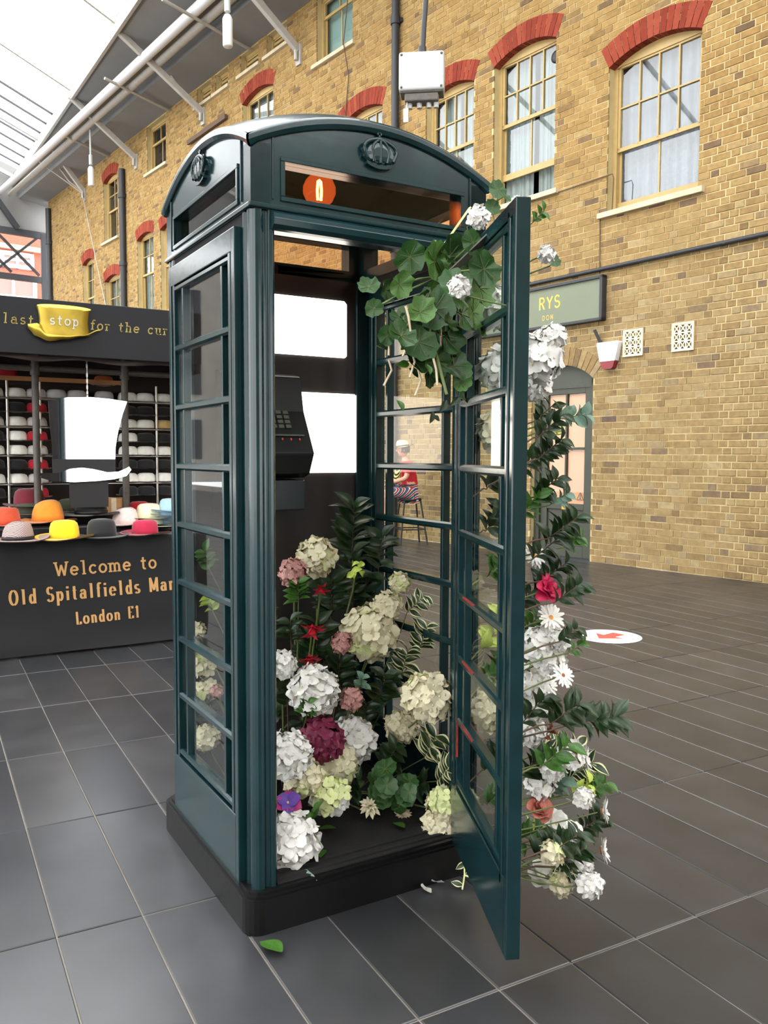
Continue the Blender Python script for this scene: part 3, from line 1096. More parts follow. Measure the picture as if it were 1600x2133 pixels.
# back: dark board with two backlit notice panels
b = MB()
b.box(-0.335, 0.335, 0.345, 0.40, 0.118, 2.105)
board = b.build('back_board', M['inside'], kiosk, 0.003)
for (x0, x1, z0, z1, lab) in ((-0.05, 0.288, 1.772, 1.992, 'upper glowing white notice panel'), (-0.01, 0.335, 1.320, 1.631, 'lower glowing white notice panel')):
    b = MB()
    b.prism([(x0 + 0.5 * (x1 - x0) + p_[0], z0 + 0.5 * (z1 - z0) + p_[1]) for p_ in
             [(sx * (x1 - x0) / 2 - sx * c1, sz * (z1 - z0) / 2 - sz * c2) for (sx, sz, c1, c2) in ((-1, -1, 0, .008), (-1, -1, .008, 0), (1, -1, .008, 0), (1, -1, 0, .008), (1, 1, 0, .012), (1, 1, .012, 0), (-1, 1, .008, 0), (-1, 1, 0, .008))]],
            'y', 0.337, 0.346)
    tag(b.build('light_panel', M['lightbox'], board), lab)

# heads: pediments, cornices, lit windows, crowns
LIP = 0.415


def arc(x):
    return 2.267 + 0.106 * (1 - (x / LIP) ** 2)


def crown_mb(Mx, cx, cz, y):
    b = MB(Mx)

    def q(x, z, d=0.0):
        return (cx + x, y - d, cz + z)

    n = 10
    for i in range(n):      # curved lower band with rims
        a, c = -0.043 + 0.086 * i / n, -0.043 + 0.086 * (i + 1) / n
        fa, fc = -0.040 - 0.010 * (1 - (a / 0.043) ** 2), -0.040 - 0.010 * (1 - (c / 0.043) ** 2)
        for (z0, z1, d) in ((0.0, 0.005, 0.014), (0.005, 0.016, 0.011), (0.016, 0.021, 0.014)):
            b.add([q(a, fa + z0), q(c, fc + z0), q(c, fc + z1), q(a, fa + z1), q(a, fa + z0, d), q(c, fc + z0, d), q(c, fc + z1, d), q(a, fa + z1, d)],
                  [(4, 5, 6, 7), (0, 1, 5, 4), (2, 3, 7, 6), (1, 2, 6, 5), (3, 0, 4, 7)])
    for i in range(5):      # jewels on the band
        x = -0.032 + 0.016 * i
        b.lathe([(0.0, 0.004), (0.004, 0.002), (0.005, 0.0)], 6, c=(0, 0, 0))
        m_ = len(b.v)
        for j in range(m_ - 18, m_):
            v = Vector(b.v[j]) if Mx is None else (Mx.inverted() @ Vector(b.v[j]))
            w = Vector(q(x + v.x, -0.037 - 0.010 * (1 - (x / 0.043) ** 2) + v.y, 0.009 + v.z))
            b.v[j] = tuple(Mx @ w) if Mx is not None else tuple(w)
    for s in (-1, -0.5, 0.0, 0.5, 1):     # beaded arches
        pts = []
        for i in range(9):
            t = i / 8
            x = s * (0.043 + 0.016 * math.sin(PI * min(t * 1.25, 1))) * (1 - t ** 2.6)
            zz = -0.024 - 0.010 * (1 - s * s) + 0.058 * math.sin(t * PI / 2) ** 0.9 + (0.010 * (1 - s * s)) * t
            pts.append(q(x, zz, 0.016))
        b.tube(pts, 0.0056, 8)
        if abs(s) in (1, 0.0, 0.5):
            for p_ in pts[1:-1]:
                pass
    for s in (-0.75, -0.25, 0.25, 0.75):  # fleurons and crosses standing on the band
        x = s * 0.044
        zb = -0.020 - 0.010 * (1 - s * s)
        b.beam(q(x, zb, 0.010), q(x * 1.08, zb + 0.022, 0.010), 0.006, 0.006)
        b.beam(q(x - 0.007, zb + 0.013, 0.010), q(x + 0.007, zb + 0.013, 0.010), 0.005, 0.005)
    # domed cap between the arches: two rings of facets rising to a flat crest
    rings = []
    for (f_, d_) in ((1.0, 0.0), (0.97, 0.010), (0.80, 0.017), (0.45, 0.020)):
        ring = [(0.058 * f_ * math.cos(PI - PI * i / 14), -0.018 * f_ - 0.004 + 0.052 * f_ * math.sin(PI * i / 14) ** 0.8, d_) for i in range(15)]
        rings.append([q(*p_) for p_ in ring] + [q(0.040 * f_, -0.034 * f_, d_), q(-0.040 * f_, -0.034 * f_, d_)])
    m_ = len(rings[0])
    vv = [p_ for ring in rings for p_ in ring]
    ff = [(r_ * m_ + i, r_ * m_ + (i + 1) % m_, (r_ + 1) * m_ + (i + 1) % m_, (r_ + 1) * m_ + i) for r_ in range(3) for i in range(m_)]
    b.add(vv, ff + [tuple(range(3 * m_, 4 * m_))])
    for s in (-1, -0.5, 0.0, 0.5, 1):     # pearls on the arches
        for i in range(1, 9):
            t = i / 9
            x = s * (0.043 + 0.016 * math.sin(PI * min(t * 1.25, 1))) * (1 - t ** 2.6)
            zz = -0.024 - 0.010 * (1 - s * s) + 0.058 * math.sin(t * PI / 2) ** 0.9 + (0.010 * (1 - s * s)) * t
            c_ = q(x, zz, 0.019)
            r_ = 0.0042
            b.add([(c_[0] - r_, c_[1], c_[2]), (c_[0], c_[1], c_[2] - r_), (c_[0] + r_, c_[1], c_[2]), (c_[0], c_[1], c_[2] + r_), (c_[0], c_[1] - r_, c_[2])],
                  [(0, 1, 4), (1, 2, 4), (2, 3, 4), (3, 0, 4)], 0, True)
    # orb and cross
    b.lathe([(0.0, -0.007), (0.005, -0.005), (0.007, 0.0), (0.005, 0.005), (0.0, 0.007)], 8, c=(cx, y - 0.008, cz + 0.037))
    b.beam(q(0, 0.042, 0.008), q(0, 0.060, 0.008), 0.006, 0.006)
    b.beam(q(-0.008, 0.052, 0.008), q(0.008, 0.052, 0.008), 0.006, 0.006)
    return b


HW, HZ0, HZ1 = 0.302, 2.112, 2.208
for i, nm in enumerate(('front', 'right', 'back', 'left')):
    Mx = side_matrix(i)
    hz1 = HZ1 if i in (0, 2) else 2.200
    b = MB(Mx)
    y0, y1 = -0.404, -0.345
    b.box(-0.404, -HW, y0, y1, 2.07, 2.25)
    b.box(HW, 0.404, y0, y1, 2.07, 2.25)
    b.box(-HW, HW, y0, y1, 2.07, HZ0)
    n = 20
    xs = [-0.404, -0.37, -0.335] + [-HW + 2 * HW * k / n for k in range(n + 1)] + [0.335, 0.37, 0.404]
    for a, c in zip(xs[:-1], xs[1:]):
        za, zc = arc(a) - 0.012, arc(c) - 0.012
        zb = hz1 if (-HW - .001 < a and c < HW + .001) else 2.25
        if True:
            b.add([(a, y0, zb), (c, y0, zb), (c, y0, zc), (a, y0, za), (a, y1, zb), (c, y1, zb), (c, y1, zc), (a, y1, za)],
                  [(0, 1, 2, 3), (7, 6, 5, 4), (0, 4, 5, 1)])
    ped = b.build('pediment', M['paint'], kiosk, 0.0)
    b = MB(Mx)           # raised frame round the lit window and the two vertical reeds
    f = 0.013
    for (a, c, e, g_) in ((-HW - f, HW + f, hz1, hz1 + f), (-HW - f, HW + f, HZ0 - f, HZ0), (-HW - f, -HW, HZ0, hz1), (HW, HW + f, HZ0, hz1)):
        b.box(a, c, y0 - 0.006, y0 + 0.004, e, g_)
    for s in (-1, 1):
        b.box(s * 0.338 - 0.003, s * 0.338 + 0.003, y0 - 0.005, y0 + 0.002, 2.10, 2.275)
    b.build('window_frame', M['paint'], ped, 0.002)
    b = MB(Mx)
    b.box(-HW, HW, -0.382, -0.379, HZ0, hz1)
    b.build('pane', M['signglass'], ped)
    tag(crown_mb(Mx, 0.0, 2.287, y0).build('crown_emblem', M['paint'], ped), 'raised crown emblem')
    # eaves lip following the arch
    b = MB(Mx)
    n = 24
    prof = [(-0.404, -0.034), (-0.412, -0.034), (-0.420, -0.022), (-0.420, -0.008), (-0.412, 0.0), (-0.36, 0.0), (-0.36, -0.034)]
    m_ = len(prof)
    vv, ff = [], []
    for k in range(n + 1):
        s = -LIP + 2 * LIP * k / n
        for (yy, dz) in prof:
            x = max(-abs(yy), min(abs(yy), s)) if abs(s) > abs(yy) else s
            vv.append((s * abs(yy) / 0.42 if k in (0, n) else s, yy, arc(s) + dz))
    for k in range(n):
        for j in range(m_):
            ff.append((k * m_ + j, k * m_ + (j + 1) % m_, (k + 1) * m_ + (j + 1) % m_, (k + 1) * m_ + j))
    b.add(vv, ff, 0, False)
    b.build('eaves_moulding', M['paint'], kiosk, 0.002)
    # small ledge below the pediment
    b = MB(Mx)
    b.box(-0.41, 0.41, -0.412, -0.35, 2.072, 2.086)
    b.build('ledge', M['paint'], kiosk, 0.004)
    b = MB(Mx)
    b.box(-0.33, 0.33, -0.40, -0.35, 2.03, 2.075)
    b.build('head_rail', M['rebate'], kiosk, 0.003)
# rounded cornice over the door opening
b = MB()
pr = [(-0.402, 2.016), (-0.416, 2.018), (-0.428, 2.028), (-0.432, 2.044), (-0.424, 2.060), (-0.410, 2.068), (-0.402, 2.074), (-0.36, 2.074), (-0.36, 2.016)]
b.prism(pr, 'x', -0.345, 0.345)
b.build('door_cornice', M['paint'], kiosk, 0.002)
# domed roof
b = MB()
b.grid(lambda s, t: ((2 * s - 1) * LIP, (2 * t - 1) * LIP, 2.264 + 0.106 * (1 - (2 * s - 1) ** 2) + 0.106 * (1 - (2 * t - 1) ** 2)), 16, 16)
b.build('roof', M['paint'], kiosk, fix=False)

# door: outer face passes through the hinge
DA = math.radians(23.5)
Dd = Vector((-math.sin(DA), -math.cos(DA), 0))
Dn = Vector((math.cos(DA), -math.sin(DA), 0))
Md = Matrix(((Dd.x, -Dn.x, 0, 0.33), (Dd.y, -Dn.y, 0, -0.41), (0, 0, 1, 0), (0, 0, 0, 1)))
# local leaf: x 0..0.69 along the door, y from the outer face inwards; glazed_leaf is centred, shift it
Md2 = Md @ Matrix.Translation((0.345, 0, 0))
door = glazed_leaf('door', Md2, kiosk, half=0.345, z0=0.115, z1=2.005, yo=0.0, th=0.038, gs=0.272, vb=0.205)
b = MB(Md)
b.box(0.02, 0.67, 0.006, 0.03, 0.13, 0.30)
b.build('bottom_panel', M['paint'], door)
for k in (1, 2, 3):      # remnants of red paint on the low glazing bars
    b = MB(Md2)
    b.box(-0.20, -0.05, 0.0335, 0.0382, ROWZ[k] + 0.0045, ROWZ[k] + 0.0105)
    tag(b.build('red_paint_streak', M['oldred'], door), 'worn streak of old red paint')
b = MB(Md2)
b.box(-0.2705, -0.264, 0.034, 0.0385, 0.42, 0.54)
tag(b.build('red_paint_streak', M['oldred'], door), 'worn streak of old red paint')
for z in (0.35, 1.1, 1.85):
    b = MB()
    b.tube([(0.333, -0.412, z), (0.333, -0.412, z + 0.09)], 0.008, 8)
    b.build('hinge', M['plinth'], kiosk)

# bulb under the roof
b = MB()
b.lathe([(0.0, -0.058), (0.024, -0.053), (0.044, -0.036), (0.056, -0.010), (0.056, 0.010), (0.046, 0.034), (0.028, 0.052), (0.016, 0.066), (0.015, 0.08)], 20, c=(0.004, 0.0, 2.285))
bulb = thing('filament_bulb', 'round amber filament bulb glowing behind the front transom of the kiosk', 'light bulb', (0.004, 0, 2.285))
b.M = None
for i, q in enumerate(b.v):
    b.v[i] = (q[0] - 0.004, q[1], q[2] - 2.285)
b.build('globe', M['amber'], bulb)
b = MB()
b.tube([(-0.006, 0, -0.032), (-0.008, 0, 0.0), (-0.005, 0, 0.03), (0.0, 0.0, 0.034), (0.005, 0, 0.03), (0.008, 0, 0.0), (0.006, 0, -0.032)], 0.0045, 6)
b.build('filament', M['filament'], bulb)
b = MB()
b.lathe([(0.0, 0.06), (0.019, 0.06), (0.02, 0.11), (0.012, 0.125), (0.0, 0.125)], 14)
b.tube([(0, 0, 0.12), (0, 0, 0.18)], 0.005, 6)
b.build('lamp_holder', M['black'], bulb)

# telephone and shelf box on the back board
ph = thing('payphone', 'dark hooded payphone on the back board left of the glowing panels', 'telephone', (-0.1, 0.345, 1.30))
b = MB()
pts = [(0.0, 1.70), (-0.075, 1.68), (-0.105, 1.55), (-0.195, 1.395), (-0.155, 1.32), (-0.11, 1.305), (0.0, 1.30)]
b.prism([(y, z - 1.30) for y, z in pts], 'x', -0.15, 0.155)
b.build('phone_body', M['phone'], ph, 0.006)
sl = Vector((0, -0.09, -0.155)).normalized()
nrm = Vector((0, -0.155, 0.09)).normalized()
base = Vector((0, -0.105, 0.25))


def on_face(x, t, d):
    return Vector((x, 0, 0)) + base + sl * t + nrm * d


b = MB()
for i in range(3):
    for j in range(4):
        q = on_face(0.02 + 0.028 * i, 0.01 + 0.02 * j, 0.004)
        b.beam(q - sl * 0.007, q + sl * 0.007, 0.02, 0.008, up=(0, -0.5, 0.3))
b.build('keypad', M['phonelit'], ph)
b = MB()
b.beam(on_face(-0.08, 0.105, 0.003), on_face(0.13, 0.105, 0.003), 0.012, 0.006, up=(0, 0, 1))
b.build('display_strip', M['phonelit'], ph)
b = MB()
for i in range(6):
    b.beam(on_face(-0.06 + 0.034 * i, 0.118, 0.002), on_face(-0.06 + 0.034 * i, 0.126, 0.002), 0.006, 0.004, up=(1, 0, 0))
b.build('red_marks', M['red'], ph)
b = MB()
b.tube([(-0.10, -0.13, 0.33), (-0.115, -0.17, 0.26), (-0.10, -0.21, 0.14)], 0.017, 10)
b.tube([(-0.10, -0.10, 0.35), (-0.10, -0.15, 0.33)], 0.026, 10)
b.tube([(-0.10, -0.20, 0.15), (-0.10, -0.235, 0.13)], 0.026, 10)
b.build('handset', M['black'], ph)
b = MB()
b.tube([(-0.10, -0.21, 0.13), (-0.12, -0.2, 0.02), (-0.12, -0.16, -0.10), (-0.09, -0.12, -0.02), (-0.08, -0.10, 0.02)], 0.005, 6)
b.build('handset_cord', M['black'], ph)
bx = MB()
bx.box(-0.27, 0.045, 0.205, 0.345, 1.185, 1.297)
tag(bx.build('phone_shelf', M['phonebox'], None, 0.006), 'blue black shelf box directly below the payphone', 'shelf')

# ================================================================== FLOWERS: kind, position, radius, label
BLOOMS = [
    ('W', -0.237, -0.3, 0.196, 0.096, 'large pure white hydrangea at the front left corner of the kiosk floor'),
    ('W', -0.208, -0.2, 0.428, 0.086, 'white hydrangea beside the left post, left of the wine red hydrangea'),
    ('C', -0.137, -0.17, 0.332, 0.076, 'creamy white hydrangea directly below the wine red hydrangea'),
    ('W', -0.075, -0.12, 0.6, 0.094, 'white hydrangea above the wine red hydrangea, left of the small pink cluster'),
    ('W', -0.162, -0.05, 0.682, 0.055, 'small white hydrangea half hidden behind the left post, above the other whites'),
    ('W', 0.114, -0.04, 0.376, 0.093, 'white hydrangea right of the wine red hydrangea, upper of the two'),
    ('C', 0.027, -0.08, 0.314, 0.084, 'creamy white hydrangea right of the wine red hydrangea, lower of the two'),
    ('W', -0.056, -0.2, 0.266, 0.076, 'white hydrangea with a green centre above the bright loose leaf on the kiosk floor'),
    ('C', 0.216, 0.02, 0.74, 0.116, 'biggest cream hydrangea in the middle of the kiosk, among the dark leaves'),
    ('C', 0.283, -0.27, 0.563, 0.099, 'bright cream hydrangea by the right jamb at knee height'),
    ('C', 0.305, -0.33, 0.21, 0.062, 'cream hydrangea with lime green centre at the foot of the open door, upper one'),
    ('C', 0.292, -0.33, 0.128, 0.069, 'pale blush hydrangea hanging over the plinth at the foot of the open door'),
    ('C', 0.051, 0.12, 1.018, 0.084, 'dull cream hydrangea at the top left of the flower heap, below the black board'),
    ('C', 0.312, -0.05, 0.39, 0.071, 'shaded beige hydrangea left below the bright cream one'),
    ('C', 0.277, 0.0, 0.837, 0.064, 'half shaded cream hydrangea peeking out above the biggest cream hydrangea'),
    ('C', 0.345, 0.02, 0.913, 0.047, 'small ivory hydrangea highest at the right of the flower heap'),
    ('M', -0.062, -0.14, 0.436, 0.087, 'wine red hydrangea in the middle of the white ones'),
    ('P', -0.087, 0.02, 0.983, 0.057, 'dusty pink hydrangea beside the left post at the top of the heap'),
    ('P', 0.067, -0.12, 0.551, 0.046, 'small salmon pink cluster right of a white hydrangea'),
    ('P', 0.08, -0.02, 0.727, 0.044, 'small rose pink cluster left of the biggest cream hydrangea'),
    ('S', 0.107, -0.18, 0.18, 0.041, 'small cream carnation alone on dark leaves near the kiosk threshold'),
    ('S', 0.241, -0.18, 0.116, 0.037, 'small brownish carnation on the kiosk floor by the green leaf'),
    ('V', -0.226, -0.24, 0.288, 0.046, 'violet and magenta pansy beside the left post above the large white hydrangea'),
    ('R', -0.05, -0.05, 0.81, 0.049, 'red hanging blossom with pointed petals, upper one in the heap'),
    ('R', -0.06, -0.05, 0.708, 0.046, 'red hanging blossom with pointed petals, lower one in the heap'),
    ('R', -0.003, -0.02, 0.935, 0.033, 'single red blossom beside lime green leaves at the top of the heap'),
    ('L', 0.145, 0.0, 0.974, 0.062, 'lime green leafy sprig'),
    ('W', 0.42, -0.454, 1.865, 0.08, 'white hydrangea seen through the uppermost panes of the open door'),
    ('W', 0.412, -0.474, 1.664, 0.083, 'white hydrangea seen through the second row of panes of the open door'),
    ('C', 0.419, -0.456, 1.465, 0.078, 'greyish cream hydrangea seen through the third and fourth row of panes of the open door'),
    ('C', 0.425, -0.441, 0.544, 0.08, 'cream hydrangea seen through the low panes of the open door'),
    ('W', 0.254, -0.846, 1.656, 0.076, 'large white hydrangea standing out behind the door edge above the green shop door'),
    ('W', 0.274, -0.877, 1.706, 0.044, 'small white hydrangea topping the large one behind the door edge, below the shop sign'),
    ('W', 0.313, -0.759, 1.593, 0.058, 'white hydrangea lowest of the three behind the upper door edge'),
    ('D', 0.303, -0.782, 1.102, 0.04, 'white daisy with orange centre, highest of the daisies on the door garland'),
    ('F', 0.28, -0.861, 1.015, 0.045, 'crimson pink blossom between two white daisies on the door garland'),
    ('D', 0.285, -0.876, 0.94, 0.044, 'white daisy just below the crimson pink blossom'),
    ('W', 0.25, -0.882, 0.867, 0.066, 'white hydrangea on the door garland below the two upper daisies'),
    ('W', 0.26, -0.833, 0.753, 0.057, 'white hydrangea squeezed against the door edge left of two brown eyed daisies'),
    ('D', 0.263, -0.954, 0.798, 0.035, 'white daisy with brown eye, right one of the pair'),
    ('D', 0.315, -0.831, 0.735, 0.037, 'white daisy with brown eye, left one of the pair'),
    ('W', 0.264, -0.823, 0.611, 0.052, 'white hydrangea against the door edge beside the russet leaf'),
    ('D', 0.416, -0.874, 0.516, 0.042, 'white daisy turned to the right, at the height of the large dark leaves'),
    ('W', 0.31, -0.817, 0.444, 0.05, 'greyish white hydrangea above the peach rose'),
    ('Q', 0.32, -0.793, 0.353, 0.045, 'peach rose against the door edge low on the garland'),
    ('A', 0.42, -0.762, 0.275, 0.049, 'white open anemone with yellow centre right below the peach rose'),
    ('A', 0.363, -0.897, 0.312, 0.037, 'small white anemone right of the larger one under the peach rose'),
    ('D', 0.433, -0.938, 0.38, 0.04, 'white daisy in profile at the right border of the garland, upper of two'),
    ('D', 0.433, -0.937, 0.264, 0.041, 'white daisy in profile at the right border of the garland, lower of two'),
    ('A', 0.346, -0.782, 0.147, 0.043, 'white anemone lowest beside the door edge, near the floor'),
    ('S', 0.364, -0.896, 0.184, 0.036, 'cream carnation low on the garland left of the lowest white hydrangea'),
    ('W', 0.348, -0.984, 0.209, 0.040, 'white hydrangea lowest at the right of the garland near the floor'),
    ('B', 0.295, -0.879, 1.472, 0.021, 'round green bud on a leafy twig before the green shop door'),
    ('W', 0.194, -0.938, 1.907, 0.025, 'small white blossom at the right of the door top, below the leaves'),
    ('W', 0.277, -0.535, 2.108, 0.038, 'small white geranium ball on top of the open door'),
    ('W', 0.252, -0.75, 2.09, 0.024, 'white blossom behind the top corner of the open door'),
    ('W', -0.046, -0.889, 1.808, 0.031, 'pale blossom hanging upside down in the geranium leaves above the door'),
    ('W', 0.335, -0.913, 0.555, 0.046, 'white hydrangea behind the variegated leaves, left of the daisy turned right'),
    ('W', 0.311, -0.865, 0.505, 0.041, 'small white hydrangea under the russet leaves, against the variegated sprig'),
    ('W', 0.37, -0.933, 0.43, 0.032, 'small white hydrangea beside the pale lime leaves'),
    ('C', 0.317, -0.903, 0.185, 0.041, 'cream hydrangea between the lowest anemone and the bottom white bloom'),
    ('W', 0.371, -0.929, 0.236, 0.035, 'small white hydrangea under the lower profile daisy'),
    ('C', 0.225, -0.967, 0.322, 0.036, 'shaded cream hydrangea deep between the anemones'),
    ('W', 0.256, -0.919, 0.834, 0.044, 'white hydrangea right of the daisy pair, above the brown eyed daisies'),
    ('W', 0.255, -0.947, 0.899, 0.031, 'small white hydrangea tucked under the second daisy'),
    ('W', 0.252, -0.853, 0.68, 0.04, 'small white hydrangea at the door edge under the daisy pair'),
    ('C', -0.33, 0.27, 0.633, 0.054, 'cream hydrangea seen through the left side panes, second row from the bottom, upper'),
    ('C', -0.323, 0.26, 0.538, 0.052, 'cream hydrangea seen through the left side panes, second row from the bottom, lower'),
    ('C', -0.325, 0.26, 0.37, 0.056, 'cream hydrangea seen through the lowest left side panes'),
    ('C', -0.346, 0.28, 0.761, 0.031, 'small cream hydrangea seen through the left side panes, third row from the bottom'),
    ('P', -0.304, 0.2, 0.55, 0.027, 'small salmon cluster seen through the left side panes'),
]
GERANIUM_LEAVES = [(0.134, -0.586, 1.964, 0.067), (0.076, -0.598, 1.941, 0.055), (0.2, -0.573, 1.923, 0.065), (0.092, -0.794, 1.835, 0.054), (0.077, -0.598, 1.806, 0.063), (-0.059, -0.627, 1.858, 0.04), (-0.153, -0.649, 1.78, 0.028), (-0.053, -0.626, 1.718, 0.043), (0.015, -0.611, 1.709, 0.057), (0.117, -0.59, 1.735, 0.064), (0.19, -0.575, 1.805, 0.06), (0.157, -0.582, 1.652, 0.054), (0.079, -0.598, 1.66, 0.044), (0.076, -0.831, 1.877, 0.045), (0.188, -0.576, 1.612, 0.034), (0.123, -0.721, 1.785, 0.048), (0.125, -0.588, 1.86, 0.056), (0.02, -0.61, 1.792, 0.046), (0.126, -0.713, 1.977, 0.035)]
SPRIGS = [
    ('d', 0.243, 0.2, 1.091, 0.122, 9, 'dark leafy branch standing highest in the heap against the black board'),
    ('d', 0.341, 0.16, 0.997, 0.096, 8, 'dark leaves in the back right corner of the kiosk, above the ivory hydrangea'),
    ('d', 0.119, 0.14, 0.841, 0.107, 9, 'deep green leaves between the dusty pink and the biggest cream hydrangea'),
    ('m', -0.078, 0.0, 0.908, 0.063, 7, 'yellow green sprig beside the left post under the dusty pink hydrangea'),
    ('d', -0.085, 0.05, 0.762, 0.067, 7, 'dark leaves beside the left post, left of the red hanging blossoms'),
    ('d', 0.108, 0.06, 0.571, 0.091, 8, 'dark leaves above the small salmon pink cluster'),
    ('v', 0.395, 0.0, 0.827, 0.061, 6, 'variegated white edged sprig reaching right in front of the side panes, topmost'),
    ('v', 0.395, -0.06, 0.705, 0.078, 8, 'variegated white edged sprig right of the biggest cream hydrangea'),
    ('v', 0.329, -0.04, 0.619, 0.085, 8, 'variegated white edged sprig below the biggest cream hydrangea'),
    ('d', 0.256, 0.0, 0.521, 0.096, 9, 'dark leaves left of the bright cream hydrangea'),
    ('v', 0.337, -0.2, 0.351, 0.089, 9, 'variegated striped leaves directly below the bright cream hydrangea'),
    ('v', 0.346, -0.27, 0.277, 0.077, 8, 'variegated striped leaves by the right jamb, above the foot of the open door'),
    ('d', 0.251, -0.08, 0.294, 0.083, 8, 'dark leaves right of the lower creamy hydrangea'),
    ('r', 0.155, -0.16, 0.234, 0.087, 8, 'round geranium leaves on the kiosk floor behind the cream carnation'),
    ('r', 0.224, -0.2, 0.208, 0.074, 6, 'round geranium leaves right of the cream carnation'),
    ('d', 0.318, -0.16, 0.201, 0.069, 7, 'dark leaves between the geranium leaves and the right jamb'),
    ('d', -0.122, 0.0, 0.557, 0.066, 7, 'dark leaves beside the left post, left of the upper white hydrangea'),
    ('e', 0.114, -0.1, 0.586, 0.044, 6, 'grey green eucalyptus sprig above the salmon pink cluster'),
    ('m', -0.121, -0.16, 0.552, 0.047, 6, 'mid green leaves under the white hydrangea, above the wine red one'),
    ('m', -0.152, -0.26, 0.236, 0.049, 5, 'mid green leaves between the large white hydrangea and the green centred one'),
    ('d', 0.092, -0.1, 0.226, 0.074, 7, 'dark leaves at floor level right of the green centred hydrangea'),
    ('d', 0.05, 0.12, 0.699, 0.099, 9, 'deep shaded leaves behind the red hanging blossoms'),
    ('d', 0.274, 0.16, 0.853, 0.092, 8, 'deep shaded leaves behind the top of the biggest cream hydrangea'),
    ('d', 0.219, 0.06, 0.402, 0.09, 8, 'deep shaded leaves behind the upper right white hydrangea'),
    ('m', 0.161, -0.938, 1.994, 0.032, 4, 'small leaves peeping out right of the door top'),
    ('r', 0.213, -0.945, 1.886, 0.02, 1, 'single round leaf floating beside the door edge above the sign'),
    ('r', 0.197, -0.724, 2.089, 0.051, 3, 'bright geranium leaves on top of the open door'),
    ('d', 0.199, -0.925, 1.495, 0.043, 6, 'dark leaves under the white hydrangeas at the door edge'),
    ('e', 0.291, -0.938, 1.493, 0.046, 7, 'pale grey green twig reaching out before the green shop door'),
    ('d', 0.179, -0.973, 1.4, 0.054, 8, 'dark leaves at the door edge below the round green bud'),
    ('d', 0.231, -0.901, 1.298, 0.057, 8, 'blackish leaves at the door edge level with the shop door panes'),
    ('e', 0.27, -0.911, 1.269, 0.044, 5, 'grey green rubber leaves below the blackish leaves'),
    ('d', 0.221, -0.977, 1.194, 0.065, 10, 'dense dark leaves right of the upper daisy'),
    ('m', 0.301, -0.94, 1.155, 0.039, 5, 'bright green leaf tips at the right of the dense dark leaves'),
    ('d', 0.24, -0.93, 1.073, 0.057, 8, 'dark leaves between the upper daisy and the crimson blossom'),
    ('d', 0.194, -1.04, 0.929, 0.042, 6, 'dark leaves right of the white hydrangea with the daisies'),
    ('m', 0.251, -1.009, 0.883, 0.033, 4, 'fresh green leaves sticking out right above the brown eyed daisies'),
    ('d', 0.204, -1.018, 0.715, 0.065, 9, 'dark leaves below the brown eyed daisies'),
    ('d', 0.348, -0.984, 0.67, 0.076, 10, 'long dark leafy branch reaching far right over the paving'),
    ('n', 0.269, -0.862, 0.605, 0.04, 5, 'russet brown leaves at the door edge beside the white hydrangea'),
    ('v', 0.337, -0.855, 0.553, 0.071, 9, 'variegated leaves under the long dark leafy branch'),
    ('v', 0.394, -0.875, 0.478, 0.064, 8, 'variegated leaves left of the daisy turned to the right'),
    ('m', 0.418, -0.92, 0.44, 0.049, 6, 'mid green leaves above the upper profile daisy'),
    ('e', 0.318, -0.849, 0.435, 0.055, 7, 'silvery leaves above the peach rose'),
    ('l', 0.384, -0.898, 0.439, 0.044, 4, 'pale lime lily like leaves right of the silvery ones'),
    ('l', 0.372, -0.721, 0.278, 0.038, 4, 'lime leaves between the peach rose and the white anemone'),
    ('d', 0.36, -0.957, 0.359, 0.061, 8, 'dark leaves between the two profile daisies and the small anemone'),
    ('d', 0.261, -0.984, 0.301, 0.067, 9, 'dark leaves below the white anemones'),
    ('m', 0.44, -0.817, 0.203, 0.04, 4, 'bright green leaves above the cream carnation at the bottom'),
    ('d', 0.207, -0.958, 0.336, 0.062, 9, 'dark leaves at the door edge above the lowest anemone'),
    ('v', 0.282, -0.934, 0.231, 0.045, 6, 'variegated leaves between the lowest anemone and the cream carnation'),
    ('m', 0.411, -0.475, 1.029, 0.078, 8, 'green leaves seen through the middle panes of the open door'),
    ('l', 0.43, -0.43, 0.789, 0.09, 9, 'yellow green leaves seen through the lower middle panes of the open door'),
    ('m', 0.428, -0.435, 0.669, 0.07, 7, 'green leaves seen through the door panes above the low cream hydrangea'),
    ('d', 0.425, -0.441, 1.175, 0.079, 8, 'dark leaves seen through the fifth row of door panes'),
    ('d', 0.428, -0.435, 1.309, 0.073, 8, 'dark leaves seen through the door panes below the greyish cream hydrangea'),
    ('d', 0.411, -0.476, 0.391, 0.086, 9, 'dark leaves seen through the lowest panes of the open door'),
    ('m', 0.397, -0.509, 0.275, 0.069, 7, 'green leaves behind the bottom rail of the open door'),
    ('d', 0.235, -0.84, 1.002, 0.067, 8, 'dark leaves close against the door edge behind the crimson blossom'),
    ('d', 0.226, -0.862, 0.52, 0.067, 8, 'dark leaves close against the door edge behind the greyish hydrangea'),
    ('m', -0.311, 0.27, 1.006, 0.052, 7, 'green leaves seen through the left side panes, fourth row from the bottom'),
    ('l', -0.299, 0.27, 0.849, 0.048, 7, 'pale green hanging leaves seen through the left side panes, third row from the bottom'),
    ('d', -0.322, 0.24, 0.455, 0.059, 7, 'dark leaves seen through the lowest left side panes'),
]

KIOSK_IN = Vector((0, 0, 0.12))


